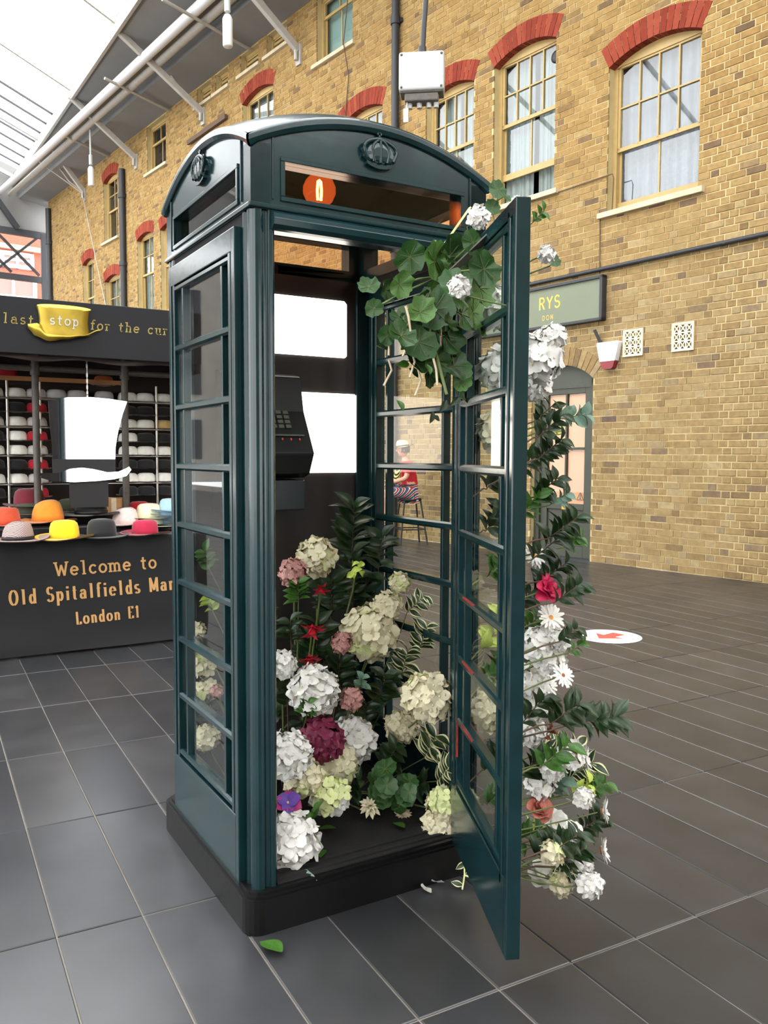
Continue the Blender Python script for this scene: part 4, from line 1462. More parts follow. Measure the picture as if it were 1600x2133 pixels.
def petal_mesh(name, m, L=1.0, W=0.5, cup=0.15, tip=0.5, nu=4, nv=4, notch=0.0, base=0.12, edge=None, fold=0.0, droop=0.0, end=1.0):
    """petal/leaf along +Y, width across X, upper side +Z; tip <1 pulls the end to a point"""
    b = MB()

    def width(t):
        s = math.sin(PI * min(1, (t * (1 - base) * end + base))) ** tip
        return max(W * s, 0.004)

    def fn(s, t):
        x = (2 * s - 1)
        w = width(t)
        y = L * t - (notch * L * (1 - abs(x)) * t if t > 0.99 else 0)
        zz = cup * (x * x) * w + fold * abs(x) * w - droop * t * t * L + 0.35 * cup * math.sin(PI * t) * L
        return (x * w, y, zz)
    b.grid(fn, nu, nv)
    if edge is not None:
        k = 0
        for j in range(nv):
            for i in range(nu):
                if i in (0, nu - 1):
                    b.mi[k] = 1
                k += 1
    return b.mesh(name, [m] if edge is None else [m, edge])


def floret_mesh(name, m, mc):
    b = MB()
    for k in range(4):
        b.M = Matrix.Rotation(PI / 2 * k + 0.1, 4, 'Z')

        def fn(s, t):
            x = 2 * s - 1
            w = 0.50 * math.sin(PI * (0.12 + 0.80 * t)) ** 0.7
            return (x * w, 0.06 + 0.92 * t, 0.10 * t + 0.16 * t * t - 0.16 * x * x * t + 0.04 * math.sin(7 * x + k))
        b.grid(fn, 3, 3, 0)
    b.M = None
    b.lathe([(0.12, 0.0), (0.09, 0.08), (0.0, 0.11)], 6, 1)
    return b.mesh(name, [m, mc])


FL = {k: floret_mesh('floret', M[m], M[c]) for k, m, c in (('W', 'fwhite', 'fcream'), ('C', 'fcream', 'fgreen'), ('M', 'fwine', 'fmag'), ('P', 'fpink', 'fbeige'), ('G', 'fgreen', 'lime'))}
PT = {
    'daisy': petal_mesh('petal', M['fwhite'], 1.0, 0.125, 0.2, 0.5, 4, 5, base=0.12, end=0.93),
    'mum': petal_mesh('petal', M['fcream'], 1.0, 0.19, 0.5, 0.5, 4, 4, base=0.15),
    'mumw': petal_mesh('petal', M['fwhite'], 1.0, 0.18, 0.4, 0.5, 4, 4, base=0.15),
    'anem': petal_mesh('petal', M['fwhite'], 1.0, 0.50, 0.3, 0.7, 6, 5, base=0.08, end=0.88),
    'rose': petal_mesh('petal', M['fpeach'], 1.0, 0.58, 0.7, 0.6, 6, 5, base=0.12, end=0.86),
    'red': petal_mesh('petal', M['fred'], 1.0, 0.2, 0.4, 1.0, 3, 5, base=0.06, droop=0.15),
    'crimson': petal_mesh('petal', M['fcrimson'], 1.0, 0.44, 0.5, 0.7, 6, 5, base=0.08, end=0.9),
    'violet': petal_mesh('petal', M['fviolet'], 1.0, 0.5, 0.3, 0.6, 4, 4, base=0.1),
    'mag': petal_mesh('petal', M['fmag'], 1.0, 0.5, 0.3, 0.6, 4, 4, base=0.1),
    'beige': petal_mesh('petal', M['fbeige'], 1.0, 0.2, 0.5, 0.7, 2, 4, base=0.2),
}
LF = {
    'd': petal_mesh('leaf', M['leafd'], 1.0, 0.26, 0.1, 1.05, 4, 6, base=0.05, fold=0.35, droop=0.22),
    'm': petal_mesh('leaf', M['leafm'], 1.0, 0.28, 0.1, 1.05, 4, 6, base=0.05, fold=0.35, droop=0.22),
    'v': petal_mesh('leaf', M['leafd'], 1.0, 0.25, 0.1, 1.05, 6, 6, base=0.05, fold=0.3, droop=0.25, edge=M['leafedge']),
    'e': petal_mesh('leaf', M['leafe'], 1.0, 0.34, 0.2, 0.85, 4, 5, base=0.06, fold=0.2, droop=0.1),
    'l': petal_mesh('leaf', M['lime'], 1.0, 0.30, 0.3, 1.0, 4, 5, base=0.05, fold=0.3, droop=0.25),
    'n': petal_mesh('leaf', M['leafn'], 1.0, 0.26, 0.3, 1.05, 4, 5, base=0.05, fold=0.4, droop=0.3),
}


def round_leaf(m):
    b = MB()
    n = 26
    vv = [(0, 0.0, 0.0)]
    for ring, rr in ((1, 0.5), (2, 1.0)):
        for k in range(n):
            a = 2 * PI * k / n + PI * 1.5
            r = rr * (1.0 + (0.07 * math.cos(9 * a) if ring == 2 else 0)) * (1 - 0.25 * max(0, math.cos(a - 1.5 * PI)) ** 6)
            vv.append((r * math.cos(a), r * math.sin(a) * 0.95, 0.16 * rr * rr + 0.06 * rr * math.sin(5 * a) + 0.04 * rr * math.cos(9 * a)))
    f = []
    for k in range(n):
        e = (k + 1) % n
        f.append((0, 1 + k, 1 + e))
        f.append((1 + k, 1 + n + k, 1 + n + e, 1 + e))
    b.add(vv, f, 0, True)
    for k in range(7):     # raised veins
        a = 2 * PI * k / 7 + PI * 1.5 + 0.4
        b.beam((0, 0, 0.012), (0.8 * math.cos(a), 0.8 * math.sin(a), 0.13), 0.025, 0.02, 1)
    return b.mesh('leaf', [M[m], M['stem']])


LF['r'] = round_leaf('leafr')
LF['r2'] = round_leaf('leafr2')
UPV = Vector((0, 0, 1))


def frame_to(d, roll=0.0):
    """quaternion taking +Z to d"""
    q = Vector(d).to_track_quat('Z', 'Y')
    return q @ Quaternion((0, 0, 1), roll)


def outside(p_):
    return p_.y < -0.41


def anchor(p_):
    """where the stem of a bloom at p_ is stuck: the door garland or the heap in the kiosk"""
    if outside(p_) or p_.x > 0.41:
        s = (p_ - Vector((0.33, -0.41, 0))).dot(Dd)
        s = min(max(s, 0.05), 0.62)
        a = Vector((0.33, -0.41, 0)) + Dd * s + Dn * 0.012
        a.z = min(max(p_.z - 0.05, 0.25), 1.98)
        return a
    return Vector((p_.x * 0.75 + 0.03, 0.12 + 0.3 * max(p_.y, -.3), max(0.125, p_.z - 0.28)))


def facing(p_):
    to_cam = (CAM_POS - p_).normalized()
    if outside(p_) or p_.x > 0.41:
        return (to_cam * 0.75 + Dn * 0.5 + UPV * 0.25).normalized()
    return (to_cam * 0.8 + UPV * 0.45).normalized()


rf = random.Random(21)


def stem(t, p_, r, m='stem', thick=0.0035):
    a = anchor(p_) - p_
    d = facing(p_)
    b = MB()
    if outside(p_):
        thick = 0.0022
        d = (d + Dn * 0.5).normalized()
    b.tube([-d * r * 0.3, -d * r * 1.1 + a * 0.15, a * 0.6 - d * r * 0.7, a], thick, 6)
    b.build('stem', M[m], t, fix=False)


def put(me, t, loc, q, s, nm=None):
    o = link(nm or me.name.split('.')[0], me, t)
    o.location = loc
    o.rotation_mode = 'QUATERNION'
    o.rotation_quaternion = q
    o.scale = (s, s, s) if not isinstance(s, tuple) else s
    return o


def hydrangea(p_, r, key, label):
    big = r > 0.03
    t = thing('hydrangea_bloom', label, 'flower', p_, 0, 'artificial hydrangeas')
    d = facing(p_)
    n = int(min(46, max(14, 46 * (r / 0.08) ** 0.6)))
    fr = r * (0.36 if n > 30 else 0.46)
    core = MB()
    core.lathe([(0.0, -0.62), (0.45, -0.5), (0.66, -0.1), (0.62, 0.25), (0.4, 0.5), (0.0, 0.6)], 10)
    c = core.build('flower_core', M['fgreen'] if key in 'CG' else (M['fwine'] if key == 'M' else (M['fpink'] if key == 'P' else M['fcream'])), t, fix=False)
    c.scale = (r, r, r)
    ga = PI * (3 - 5 ** 0.5)
    Q = frame_to(d)
    for i in range(n):
        zz = 1 - 1.45 * (i + 0.5) / n
        rr = math.sqrt(max(0, 1 - zz * zz))
        a = ga * i
        v = Q @ Vector((rr * math.cos(a), rr * math.sin(a), zz * 0.92))
        v = (v + Vector((rf.uniform(-.12, .12), rf.uniform(-.12, .12), rf.uniform(-.12, .12)))).normalized()
        k2 = key
        if 'green centre' in label and zz > 0.45:
            k2 = 'G'
        elif key == 'C' and rf.random() < 0.08:
            k2 = 'G'
        put(FL[k2], t, v * r * rf.uniform(0.66, 0.84), frame_to(v + Vector((rf.uniform(-.35, .35), rf.uniform(-.35, .35), rf.uniform(-.1, .35))), rf.uniform(0, 6)), fr * rf.uniform(0.85, 1.15), 'floret')
    stem(t, p_, r)
    return t


def radial(t, me, d, n, r, tilt, roll0=0.0, z=0.0, jit=0.1, sc=(1, 1, 1)):
    """n petals in a ring round axis d; tilt 0 = flat, PI/2 = closed upwards"""
    Q = frame_to(d)
    for k in range(n):
        q = Q @ Quaternion((0, 0, 1), 2 * PI * k / n + roll0 + rf.uniform(-jit, jit)) @ Quaternion((1, 0, 0), tilt + rf.uniform(-jit, jit))
        s = r * rf.uniform(0.92, 1.06)
        put(me, t, Q @ Vector((0, 0, z)), q, (s * sc[0], s * sc[1], s * sc[2]), 'petal')


def eye(t, d, r, m):
    b = MB(frame_to(d).to_matrix().to_4x4())
    b.lathe([(r, 0.0), (r * 0.9, r * 0.35), (r * 0.5, r * 0.6), (0.0, r * 0.68)], 12)
    return b.build('flower_eye', m, t, fix=False)


def bloom(kind, p_, r, label):
    d = facing(p_)
    if kind in 'WCMP':
        return hydrangea(p_, r, kind, label)
    names = {'D': 'daisy', 'A': 'anemone', 'S': 'carnation', 'R': 'fuchsia_blossom', 'F': 'fuchsia_blossom', 'Q': 'rose', 'V': 'pansy', 'B': 'flower_bud', 'L': 'lime_sprig'}
    t = thing(names[kind], label, 'flower', p_, 0, 'artificial %s flowers' % names[kind].split('_')[0])
    if kind == 'D':
        cone = 0.12
        if 'profile' in label or 'turned' in label:
            d = (d * 0.45 + _rt * 0.8 - UPV * 0.1).normalized()
            cone = 0.45
        radial(t, PT['daisy'], d, 17, r, cone, 0, 0.0)
        radial(t, PT['daisy'], d, 12, r * 0.86, 0.28, 0.3, r * 0.03)
        eye(t, d, r * 0.24, M['eyeo'] if 'orange' in label or 'crimson' in label else M['eyeb'])
    elif kind == 'A':
        radial(t, PT['anem'], d, 6, r, 0.15, 0, 0)
        radial(t, PT['anem'], d, 5, r * 0.75, 0.5, 0.5, r * 0.04)
        eye(t, d, r * 0.2, M['eyey'])
    elif kind == 'S':
        me = PT['mumw'] if 'white' in label else (PT['beige'] if 'brown' in label else PT['mum'])
        for k, (n, tl, sc) in enumerate(((11, 0.0, 1.0), (10, 0.4, 0.92), (8, 0.8, 0.8), (6, 1.15, 0.65))):
            radial(t, me, d, n, r * sc, tl, 0.3 * k, r * 0.06 * k, 0.2)
    elif kind in 'RF':
        me = PT['red'] if kind == 'R' else PT['crimson']
        if kind == 'R':
            d = (d * 0.5 - UPV * 0.8).normalized()
            radial(t, me, d, 5, r * 1.25, 0.9, 0, 0, 0.35)
            radial(t, me, d, 4, r * 0.9, 0.4, 0.5, 0, 0.35)
        else:
            radial(t, me, d, 6, r, 0.25, 0, 0, 0.3)
            radial(t, me, d, 5, r * 0.8, 0.7, 0.5, r * 0.05, 0.3)
            radial(t, me, d, 4, r * 0.6, 1.1, 0.2, r * 0.1, 0.3)
    elif kind == 'Q':
        for k, (n, tl, sc) in enumerate(((6, 0.35, 1.0), (5, 0.8, 0.92), (4, 1.15, 0.8), (3, 1.4, 0.62))):
            radial(t, PT['rose'], d, n, r * sc, tl, 0.5 * k, r * 0.04 * k, 0.15)
    elif kind == 'V':
        radial(t, PT['mag'], d, 3, r, 0.1, 0, 0, 0.2)
        radial(t, PT['violet'], d, 3, r * 0.95, 0.25, 1.0, r * 0.05, 0.2)
        eye(t, d, r * 0.16, M['eyey'])
    elif kind == 'B':
        b = MB(frame_to(UPV + d * .3).to_matrix().to_4x4())
        b.lathe([(0.0, -r), (r * 0.7, -r * 0.75), (r, -r * 0.1), (r * 0.8, r * 0.55), (r * 0.3, r * 0.95), (0.0, r)], 12)
        b.build('bud_core', M['fgreen'], t, fix=False)
        for k in range(3):
            radial(t, LF['l'], -UPV, 8, r * 0.8, 0.5 + 0.5 * k, 0.4 * k, r * (0.9 - 0.5 * k), 0.15)
    elif kind == 'L':
        for k in range(9):
            v = (d + Vector((rf.uniform(-1, 1), rf.uniform(-1, 1), rf.uniform(-.6, 1)))).normalized()
            put(LF['l'], t, v * r * 0.4, frame_to(v, rf.uniform(0, 6)) @ Quaternion((1, 0, 0), rf.uniform(-.6, .6)), r * 0.6, 'leaf')
    stem(t, p_, r)
    return t


for (kind, x, y, z, r, label) in BLOOMS:
    p_ = Vector((x, y, z))
    if outside(p_) and kind not in 'WC':
        p_ = p_ + (CAM_POS - p_).normalized() * (0.07 if kind == 'A' else 0.035)
    bloom(kind, p_, r, label)

SN = {'d': 'dark_leaf_sprig', 'm': 'green_leaf_sprig', 'v': 'variegated_leaf_sprig', 'e': 'grey_green_leaf_sprig', 'l': 'lime_leaf_sprig', 'n': 'russet_leaf_sprig', 'r': 'geranium_leaf_sprig'}


def sprig(kind, p_, r, n, label, lead=None):
    t = thing(SN[kind], label, 'foliage', p_, 0, 'artificial leaf sprigs')
    d = facing(p_)
    a = anchor(p_) - p_
    grow = lead if lead is not None else (-(a.normalized()) * 0.8 + d * 0.5 + UPV * 0.3).normalized()
    b = MB()
    tip = grow * r * 0.9
    b.tube([a, a * 0.5, -grow * r * 0.6, tip], 0.003, 6, 0, 0.0015)
    size = r * (0.86 if n > 3 else 1.0)
    n = n if n < 4 else int(n * 1.8)
    for k in range(n):
        f = -0.6 + 1.5 * (k + 0.5) / n
        c = grow * r * f if n > 1 else Vector((0, 0, 0))
        side = grow.cross(d).normalized()
        v = (side * (1 if k % 2 else -1) * rf.uniform(0.6, 1.1) + grow * rf.uniform(0.2, 0.8) + d * rf.uniform(-0.1, 0.7) + UPV * rf.uniform(-.4, .3)).normalized()
        if kind == 'r':
            c2 = c + v * r * 0.45
            b.tube([c, c2], 0.002, 5)
            put(LF['r'], t, c2, frame_to(d + v * 0.5 + Vector((rf.uniform(-.4, .4), rf.uniform(-.4, .4), rf.uniform(-.2, .5))), rf.uniform(0, 6)), size * rf.uniform(0.45, 0.65) if n > 1 else size, 'leaf')
        else:
            nrm = (d + Vector((rf.uniform(-.7, .7), rf.uniform(-.7, .7), rf.uniform(-.2, .8)))).normalized()
            xx = v.cross(nrm)
            if xx.length < 0.05:
                xx = v.orthogonal()
            xx.normalize()
            nz = xx.cross(v)
            R3 = Matrix((xx, v, nz)).transposed()
            put(LF[kind], t, c, R3.to_quaternion(), size * rf.uniform(0.75, 1.1), 'leaf')
    b.build('stem', M['stem'] if kind != 'd' else M['twig'], t, fix=False)
    return t


for (kind, x, y, z, r, n, label) in SPRIGS:
    lead = None
    if 'long dark leafy' in label or 'twig reaching' in label:
        lead = (_rt * 0.95 + UPV * 0.12).normalized()
    if 'reaching right' in label:
        lead = (_rt * 0.6 + UPV * 0.6).normalized()
    p_ = Vector((x, y, z))
    if outside(p_):
        p_ = p_ - (CAM_POS - p_).normalized() * 0.05
    sprig(kind, p_, r, n, label, lead)

ORDN = ('first', 'second', 'third', 'fourth', 'fifth', 'sixth', 'seventh', 'eighth', 'ninth', 'tenth', 'eleventh', 'twelfth', 'thirteenth', 'fourteenth', 'fifteenth', 'topmost')
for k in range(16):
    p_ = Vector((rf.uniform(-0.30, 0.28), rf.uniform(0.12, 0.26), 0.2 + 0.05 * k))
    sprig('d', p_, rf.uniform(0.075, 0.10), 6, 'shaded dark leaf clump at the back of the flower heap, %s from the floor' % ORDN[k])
for k in range(12):
    s_ = rf.uniform(0.2, 0.6)
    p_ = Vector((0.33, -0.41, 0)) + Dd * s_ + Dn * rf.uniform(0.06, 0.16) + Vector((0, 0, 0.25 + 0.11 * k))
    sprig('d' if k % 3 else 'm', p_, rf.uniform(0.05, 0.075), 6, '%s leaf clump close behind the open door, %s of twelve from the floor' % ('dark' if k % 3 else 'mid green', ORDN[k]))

# the spray of geranium over the door top: one plant, its leaves are parts
ger = thing('geranium_spray', 'big geranium spray tied over the inside of the open door top', 'foliage', (0.12, -0.56, 1.86))
g0 = Vector((0.12, -0.56, 1.86))
b = MB()
for (x, y, z, r) in GERANIUM_LEAVES:
    p_ = Vector((x, y, z)) - g0
    b.tube([(0.0, 0, 0.05), p_ * 0.5 + Vector((0, 0, 0.03)), p_], 0.0028, 5)
    d = (facing(p_ + g0) + Vector((rf.uniform(-.5, .5), rf.uniform(-.3, .3), rf.uniform(-.4, .4)))).normalized()
    put(LF['r2' if rf.random() < 0.35 else 'r'], ger, p_, frame_to(d, rf.uniform(0, 6)), (r * 1.08, r * 1.0, r * rf.uniform(0.8, 2.6)), 'leaf')
b.tube([(0.05, 0.10, 0.18), (0.02, 0, 0.05), (-0.05, -0.03, -0.12), (-0.04, -0.1, -0.3)], 0.005, 6)
b.build('stem', M['stem'], ger, fix=False)
for k in range(26):         # darker leaves filling the spray
    a_ = rf.choice(GERANIUM_LEAVES)
    p_ = Vector(a_[:3]) - g0 + Vector((rf.uniform(-.05, .06), rf.uniform(0.03, .09), rf.uniform(-.06, .05)))
    d = (facing(p_ + g0) + Vector((rf.uniform(-.8, .8), rf.uniform(-.4, .4), rf.uniform(-.8, .8)))).normalized()
    q_ = a_[3] * rf.uniform(0.7, 1.0)
    put(LF['r'], ger, p_, frame_to(d, rf.uniform(0, 6)), (q_, q_, q_ * rf.uniform(0.8, 2.8)), 'leaf')
for k in range(16):         # small hanging leaves and dried flower stalks below the spray
    q = Vector((rf.uniform(-0.14, 0.02), rf.uniform(-0.10, 0.05), rf.uniform(-0.36, -0.16)))
    v = Vector((rf.uniform(-.6, .6), rf.uniform(-.4, .1), -0.8)).normalized()
    put(LF['d' if k % 3 else 'm'], ger, q, frame_to(facing(q + g0), rf.uniform(0, 6)), rf.uniform(0.03, 0.05), 'leaf')
b = MB()
for k in range(9):
    q = Vector((rf.uniform(-0.22, -0.02), rf.uniform(-0.08, 0.04), rf.uniform(-0.24, -0.04)))
    b.tube([q, q + Vector((0.01, 0, -0.03)), q + Vector((rf.uniform(-.02, .03), 0, -0.075))], 0.0035, 5)
tag(b.build('dried_stalks', M['fbeige'], ger, fix=False), 'pale dried flower stalks')
b = MB()
b.beam((0.205, -0.449, 2.03), (0.30, -0.46, 2.16), 0.012, 0.004)
tag(b.build('cane', M['fgreen'], None), 'pale split cane leaning against the kiosk cornice by the geranium', 'cane')
b = MB()
b.beam((0.10, -0.62, 1.895), (0.16, -0.79, 2.01), 0.03, 0.004)
tag(b.build('cable_tie_strip', M['pole'], None), 'flat grey strip binding the geranium to the door top', 'strap')

# loose leaves and petals on the floor
LOOSE = [('m', -0.387, -0.557, 0.002, 0.085, 0.4, 'bright green leaf lying on the paving before the near plinth corner'),
         ('m', -0.028, -0.187, 0.128, 0.06, 1.2, 'bright green leaf on the kiosk floor below the green centred hydrangea'),
         ('m', -0.137, -0.30, 0.126, 0.05, 2.6, 'small green leaf on the kiosk floor beside the large white hydrangea'),
         ('m', 0.174, -0.295, 0.126, 0.055, 0.2, 'green leaf on the kiosk floor right of the brownish carnation')]
for (k, x, y, z, s, a, lab) in LOOSE:
    o = link('fallen_leaf', LF[k], None)
    o.location = (x, y, z + 0.012)
    o.rotation_euler = (0.1, 0.15, a)
    o.scale = (s * 1.35, s, s * 0.5)
    tag(o, lab, 'leaf', 'fallen leaves')
o = link('fallen_leaf', LF['e'], None)
o.location = (-0.235, -0.375, 0.13)
o.rotation_euler = (-1.0, 0.2, 2.6)
o.scale = (0.12, 0.1, 0.06)
tag(o, 'grey green leaf hanging over the kiosk threshold under the large white hydrangea', 'leaf', 'fallen leaves')
for (x, y, a, lab) in ((0.148, -0.471, 0.3, 'white petal cluster on the paving before the plinth, nearer of two'), (0.205, -0.452, 1.4, 'white petal cluster on the paving before the plinth, close to the door')):
    o = link('fallen_petals', FL['W'], None)
    o.location = (x, y, 0.012)
    o.rotation_euler = (0.3, 0.5, a)
    o.scale = (0.028, 0.022, 0.02)
    tag(o, lab, 'petal', 'fallen petals')
tw = thing('fallen_sprig', 'pale green broken sprig lying at the foot of the door', 'foliage', (0.281, -0.494, 0.004))
b = MB()
b.tube([(-0.03, -0.03, 0.004), (0, 0, 0.03), (0.02, 0.03, 0.07)], 0.003, 5)
b.tube([(0, 0, 0.03), (0.05, -0.05, 0.015)], 0.003, 5)
b.build('stem', M['fgreen'], tw, fix=False)
for q, s in (((0.0, 0, 0.03), 0.05), ((0.02, 0.02, 0.06), 0.04), ((-0.02, -0.02, 0.01), 0.04)):
    put(LF['v'], tw, Vector(q), frame_to(Vector((-.4, -.8, .5)), rf.uniform(0, 6)), s, 'leaf')

# ================================================================== LETTERING (stroke glyphs, cap height 1)
def earc(cx, cy, rx, ry, a0, a1, n=10):
    return [(cx + rx * math.cos(math.radians(a0 + (a1 - a0) * i / n)), cy + ry * math.sin(math.radians(a0 + (a1 - a0) * i / n))) for i in range(n + 1)]


X = 0.62
GLYPH = {
    'W': (1.05, [[(0.08, 1), (0.3, 0), (0.52, 0.8), (0.74, 0), (0.96, 1)]], [(0.08, 1), (0.96, 1)]),
    'e': (0.66, [[(0.06, 0.33), (0.58, 0.33)], earc(0.32, 0.31, 0.27, 0.31, 3, 318)], []),
    'l': (0.5, [[(0.25, 1), (0.25, 0)]], [(0.25, 0), (0.16, 1)]),
    'c': (0.62, [earc(0.33, 0.31, 0.27, 0.31, 42, 318)], []),
    'o': (0.66, [earc(0.33, 0.31, 0.27, 0.31, 0, 360, 16)], []),
    'm': (1.0, [[(0.12, X), (0.12, 0)], earc(0.3, 0.4, 0.18, 0.22, 170, 0) + [(0.48, 0)], earc(0.66, 0.4, 0.18, 0.22, 170, 0) + [(0.84, 0)]], [(0.12, 0), (0.48, 0), (0.84, 0), (0.06, X)]),
    't': (0.52, [[(0.22, 0.9), (0.22, 0.15)] + earc(0.34, 0.14, 0.12, 0.14, 180, 300, 6), [(0.04, X), (0.44, X)]], []),
    'a': (0.64, [earc(0.27, 0.19, 0.2, 0.19, 0, 360, 14), earc(0.3, 0.42, 0.2, 0.2, 160, 0, 8) + [(0.5, 0)]], [(0.54, 0)]),
    's': (0.56, [earc(0.28, 0.46, 0.19, 0.16, 40, 250, 8) + earc(0.28, 0.15, 0.21, 0.15, 80, -150, 8)], []),
    'f': (0.46, [[(0.2, 0), (0.2, 0.8)] + earc(0.34, 0.82, 0.14, 0.17, 180, 40, 6), [(0.03, X), (0.4, X)]], [(0.2, 0)]),
    'r': (0.52, [[(0.16, X), (0.16, 0)], earc(0.33, 0.4, 0.17, 0.22, 170, 50, 6)], [(0.16, 0), (0.09, X)]),
    'h': (0.68, [[(0.14, 1), (0.14, 0)], earc(0.34, 0.4, 0.2, 0.22, 170, 0) + [(0.54, 0)]], [(0.14, 0), (0.54, 0), (0.08, 1)]),
    'n': (0.68, [[(0.14, X), (0.14, 0)], earc(0.34, 0.4, 0.2, 0.22, 170, 0) + [(0.54, 0)]], [(0.14, 0), (0.54, 0), (0.08, X)]),
    'u': (0.68, [[(0.14, X), (0.14, 0.22)] + earc(0.33, 0.21, 0.19, 0.21, 180, 350), [(0.52, X), (0.52, 0)]], [(0.1, X), (0.48, X), (0.57, 0)]),
    'p': (0.68, [[(0.14, X), (0.14, -0.32)], earc(0.36, 0.31, 0.22, 0.31, 0, 360, 14)], [(0.14, -0.32), (0.08, X)]),
    'd': (0.68, [[(0.54, 1), (0.54, 0)], earc(0.32, 0.31, 0.22, 0.31, 0, 360, 14)], [(0.6, 0), (0.48, 1)]),
    'i': (0.36, [[(0.18, X), (0.18, 0)], [(0.18, 0.82), (0.18, 0.93)]], [(0.18, 0), (0.11, X)]),
    'k': (0.66, [[(0.14, 1), (0.14, 0)], [(0.5, X), (0.14, 0.26)], [(0.28, 0.38), (0.54, 0)]], [(0.14, 0), (0.08, 1), (0.54, 0), (0.5, X)]),
    'O': (0.86, [earc(0.43, 0.5, 0.34, 0.5, 0, 360, 18)], []),
    'S': (0.66, [earc(0.33, 0.75, 0.24, 0.25, 30, 255, 9) + earc(0.33, 0.26, 0.26, 0.26, 75, -155, 9)], []),
    'M': (1.0, [[(0.14, 0), (0.14, 1), (0.5, 0.12), (0.86, 1), (0.86, 0)]], [(0.14, 0), (0.86, 0)]),
    'L': (0.62, [[(0.16, 1), (0.16, 0), (0.54, 0), (0.54, 0.18)]], [(0.16, 1), (0.16, 0)]),
    'E': (0.66, [[(0.56, 0.84), (0.56, 1), (0.14, 1), (0.14, 0), (0.58, 0), (0.58, 0.18)], [(0.14, 0.52), (0.46, 0.52)]], []),
    '1': (0.42, [[(0.08, 0.84), (0.22, 1), (0.22, 0)]], [(0.22, 0)]),
    'R': (0.72, [[(0.12, 0), (0.12, 1), (0.36, 1)] + earc(0.36, 0.76, 0.24, 0.24, 90, -90, 8) + [(0.12, 0.52)], [(0.38, 0.5), (0.62, 0)]], []),
    'Y': (0.72, [[(0.06, 1), (0.36, 0.48), (0.66, 1)], [(0.36, 0.48), (0.36, 0)]], []),
    'D': (0.76, [[(0.12, 0), (0.12, 1), (0.3, 1)] + earc(0.3, 0.5, 0.36, 0.5, 90, -90, 10) + [(0.12, 0)]], []),
    'N': (0.78, [[(0.12, 0), (0.12, 1), (0.64, 0), (0.64, 1)]], []),
    'Q': (0.86, [], []),
    ' ': (0.5, [], []),
}


def text_mb(s, height, width_scale=1.0, thick=0.13, thin=None, serif=0.0, track=0.05, shear=0.0, M_=None):
    """flat print in the local x/z plane facing -y; thin = pen width of horizontal strokes"""
    b = MB(M_)
    thin = thick if thin is None else thin
    x0 = 0.0
    e = 0.0

    def seg(p_, q, w):
        p_, q = Vector(p_), Vector(q)
        d = q - p_
        if d.length < 1e-6:
            return
        d.normalize()
        n = Vector((-d.y, d.x)) * w / 2
        k = [p_ - n - d * w * .12, p_ + n - d * w * .12, q + n + d * w * .12, q - n + d * w * .12]
        b.add([((c.x + shear * c.y) * height, e, c.y * height) for c in k], [(0, 3, 2, 1)])

    for ch in s:
        adv, strokes, serifs = GLYPH[ch]
        for st in strokes:
            for p_, q in zip(st[:-1], st[1:]):
                P, Qv = (x0 + p_[0] * width_scale, p_[1]), (x0 + q[0] * width_scale, q[1])
                dx, dy = abs(Qv[0] - P[0]), abs(Qv[1] - P[1])
                l = math.hypot(dx, dy) or 1
                seg(P, Qv, thin + (thick - thin) * dy / l)
        if serif:
            for (sx, sy) in serifs:
                c = x0 + sx * width_scale
                seg((c - serif, sy), (c + serif, sy), min(thin, 0.1))
        x0 += adv * width_scale + track
    return b, x0 * height


# ================================================================== THINGS ON THE BRICK WALL
sg = wall_thing('shop_sign', 'sage green framed shop sign with gold capitals above the green door', 'sign', 0, 0)
b = MB()
b.box(1.05, 4.2, 0.012, 0.075, 3.15, 3.70)
b.build('board', M['signgreen'], sg)
b = MB()
for (a, c, e_, f) in ((1.03, 4.22, 3.67, 3.712), (1.03, 4.22, 3.135, 3.175), (1.03, 1.075, 3.135, 3.712), (4.18, 4.22, 3.135, 3.712)):
    b.box(a, c, 0.01, 0.105, e_, f)
b.build('sign_frame', M['pipe'], sg, 0.006)


def wall_text(s, u_right, z, h, out, m, parent, **kw):
    """text read by someone facing the wall: it runs towards smaller u"""
    tb, w = text_mb(s, h, **kw)
    for i, q in enumerate(tb.v):
        tb.v[i] = (u_right + w - q[0], out, z + q[2])
    return tb.build('lettering', m, parent, fix=False)


tag(wall_text('RYS', 1.71, 3.40, 0.155, 0.0775, M['gold'], sg, thick=0.15, track=0.16), 'gold letters RYS')
tag(wall_text('DON', 1.83, 3.25, 0.062, 0.0775, M['gold'], sg, thick=0.13, track=0.35), 'small gold letters DON')

al = wall_thing('alarm_box', 'white and maroon shield shaped alarm box right of the green door', 'alarm', 0.94, 2.68, 0.008)
b = MB()
b.prism([(-0.17, 0.15), (-0.165, 0.17), (0.165, 0.17), (0.17, 0.15), (0.115, -0.075), (-0.115, -0.075)], 'y', 0, 0.085)
b.build('cover', M['white'], al, 0.012, 3)
b = MB()
b.prism([(-0.113, -0.075), (0.113, -0.075), (0.085, -0.155), (0.06, -0.175), (-0.06, -0.175), (-0.085, -0.155)], 'y', 0, 0.083)
b.build('strobe_lens', M['maroon'], al, 0.010, 3)
b = MB()
b.beam((0.13, 0.05, 0.17), (0.20, 0.09, 0.34), 0.04, 0.04)
b.build('black_rod', M['black'], al)

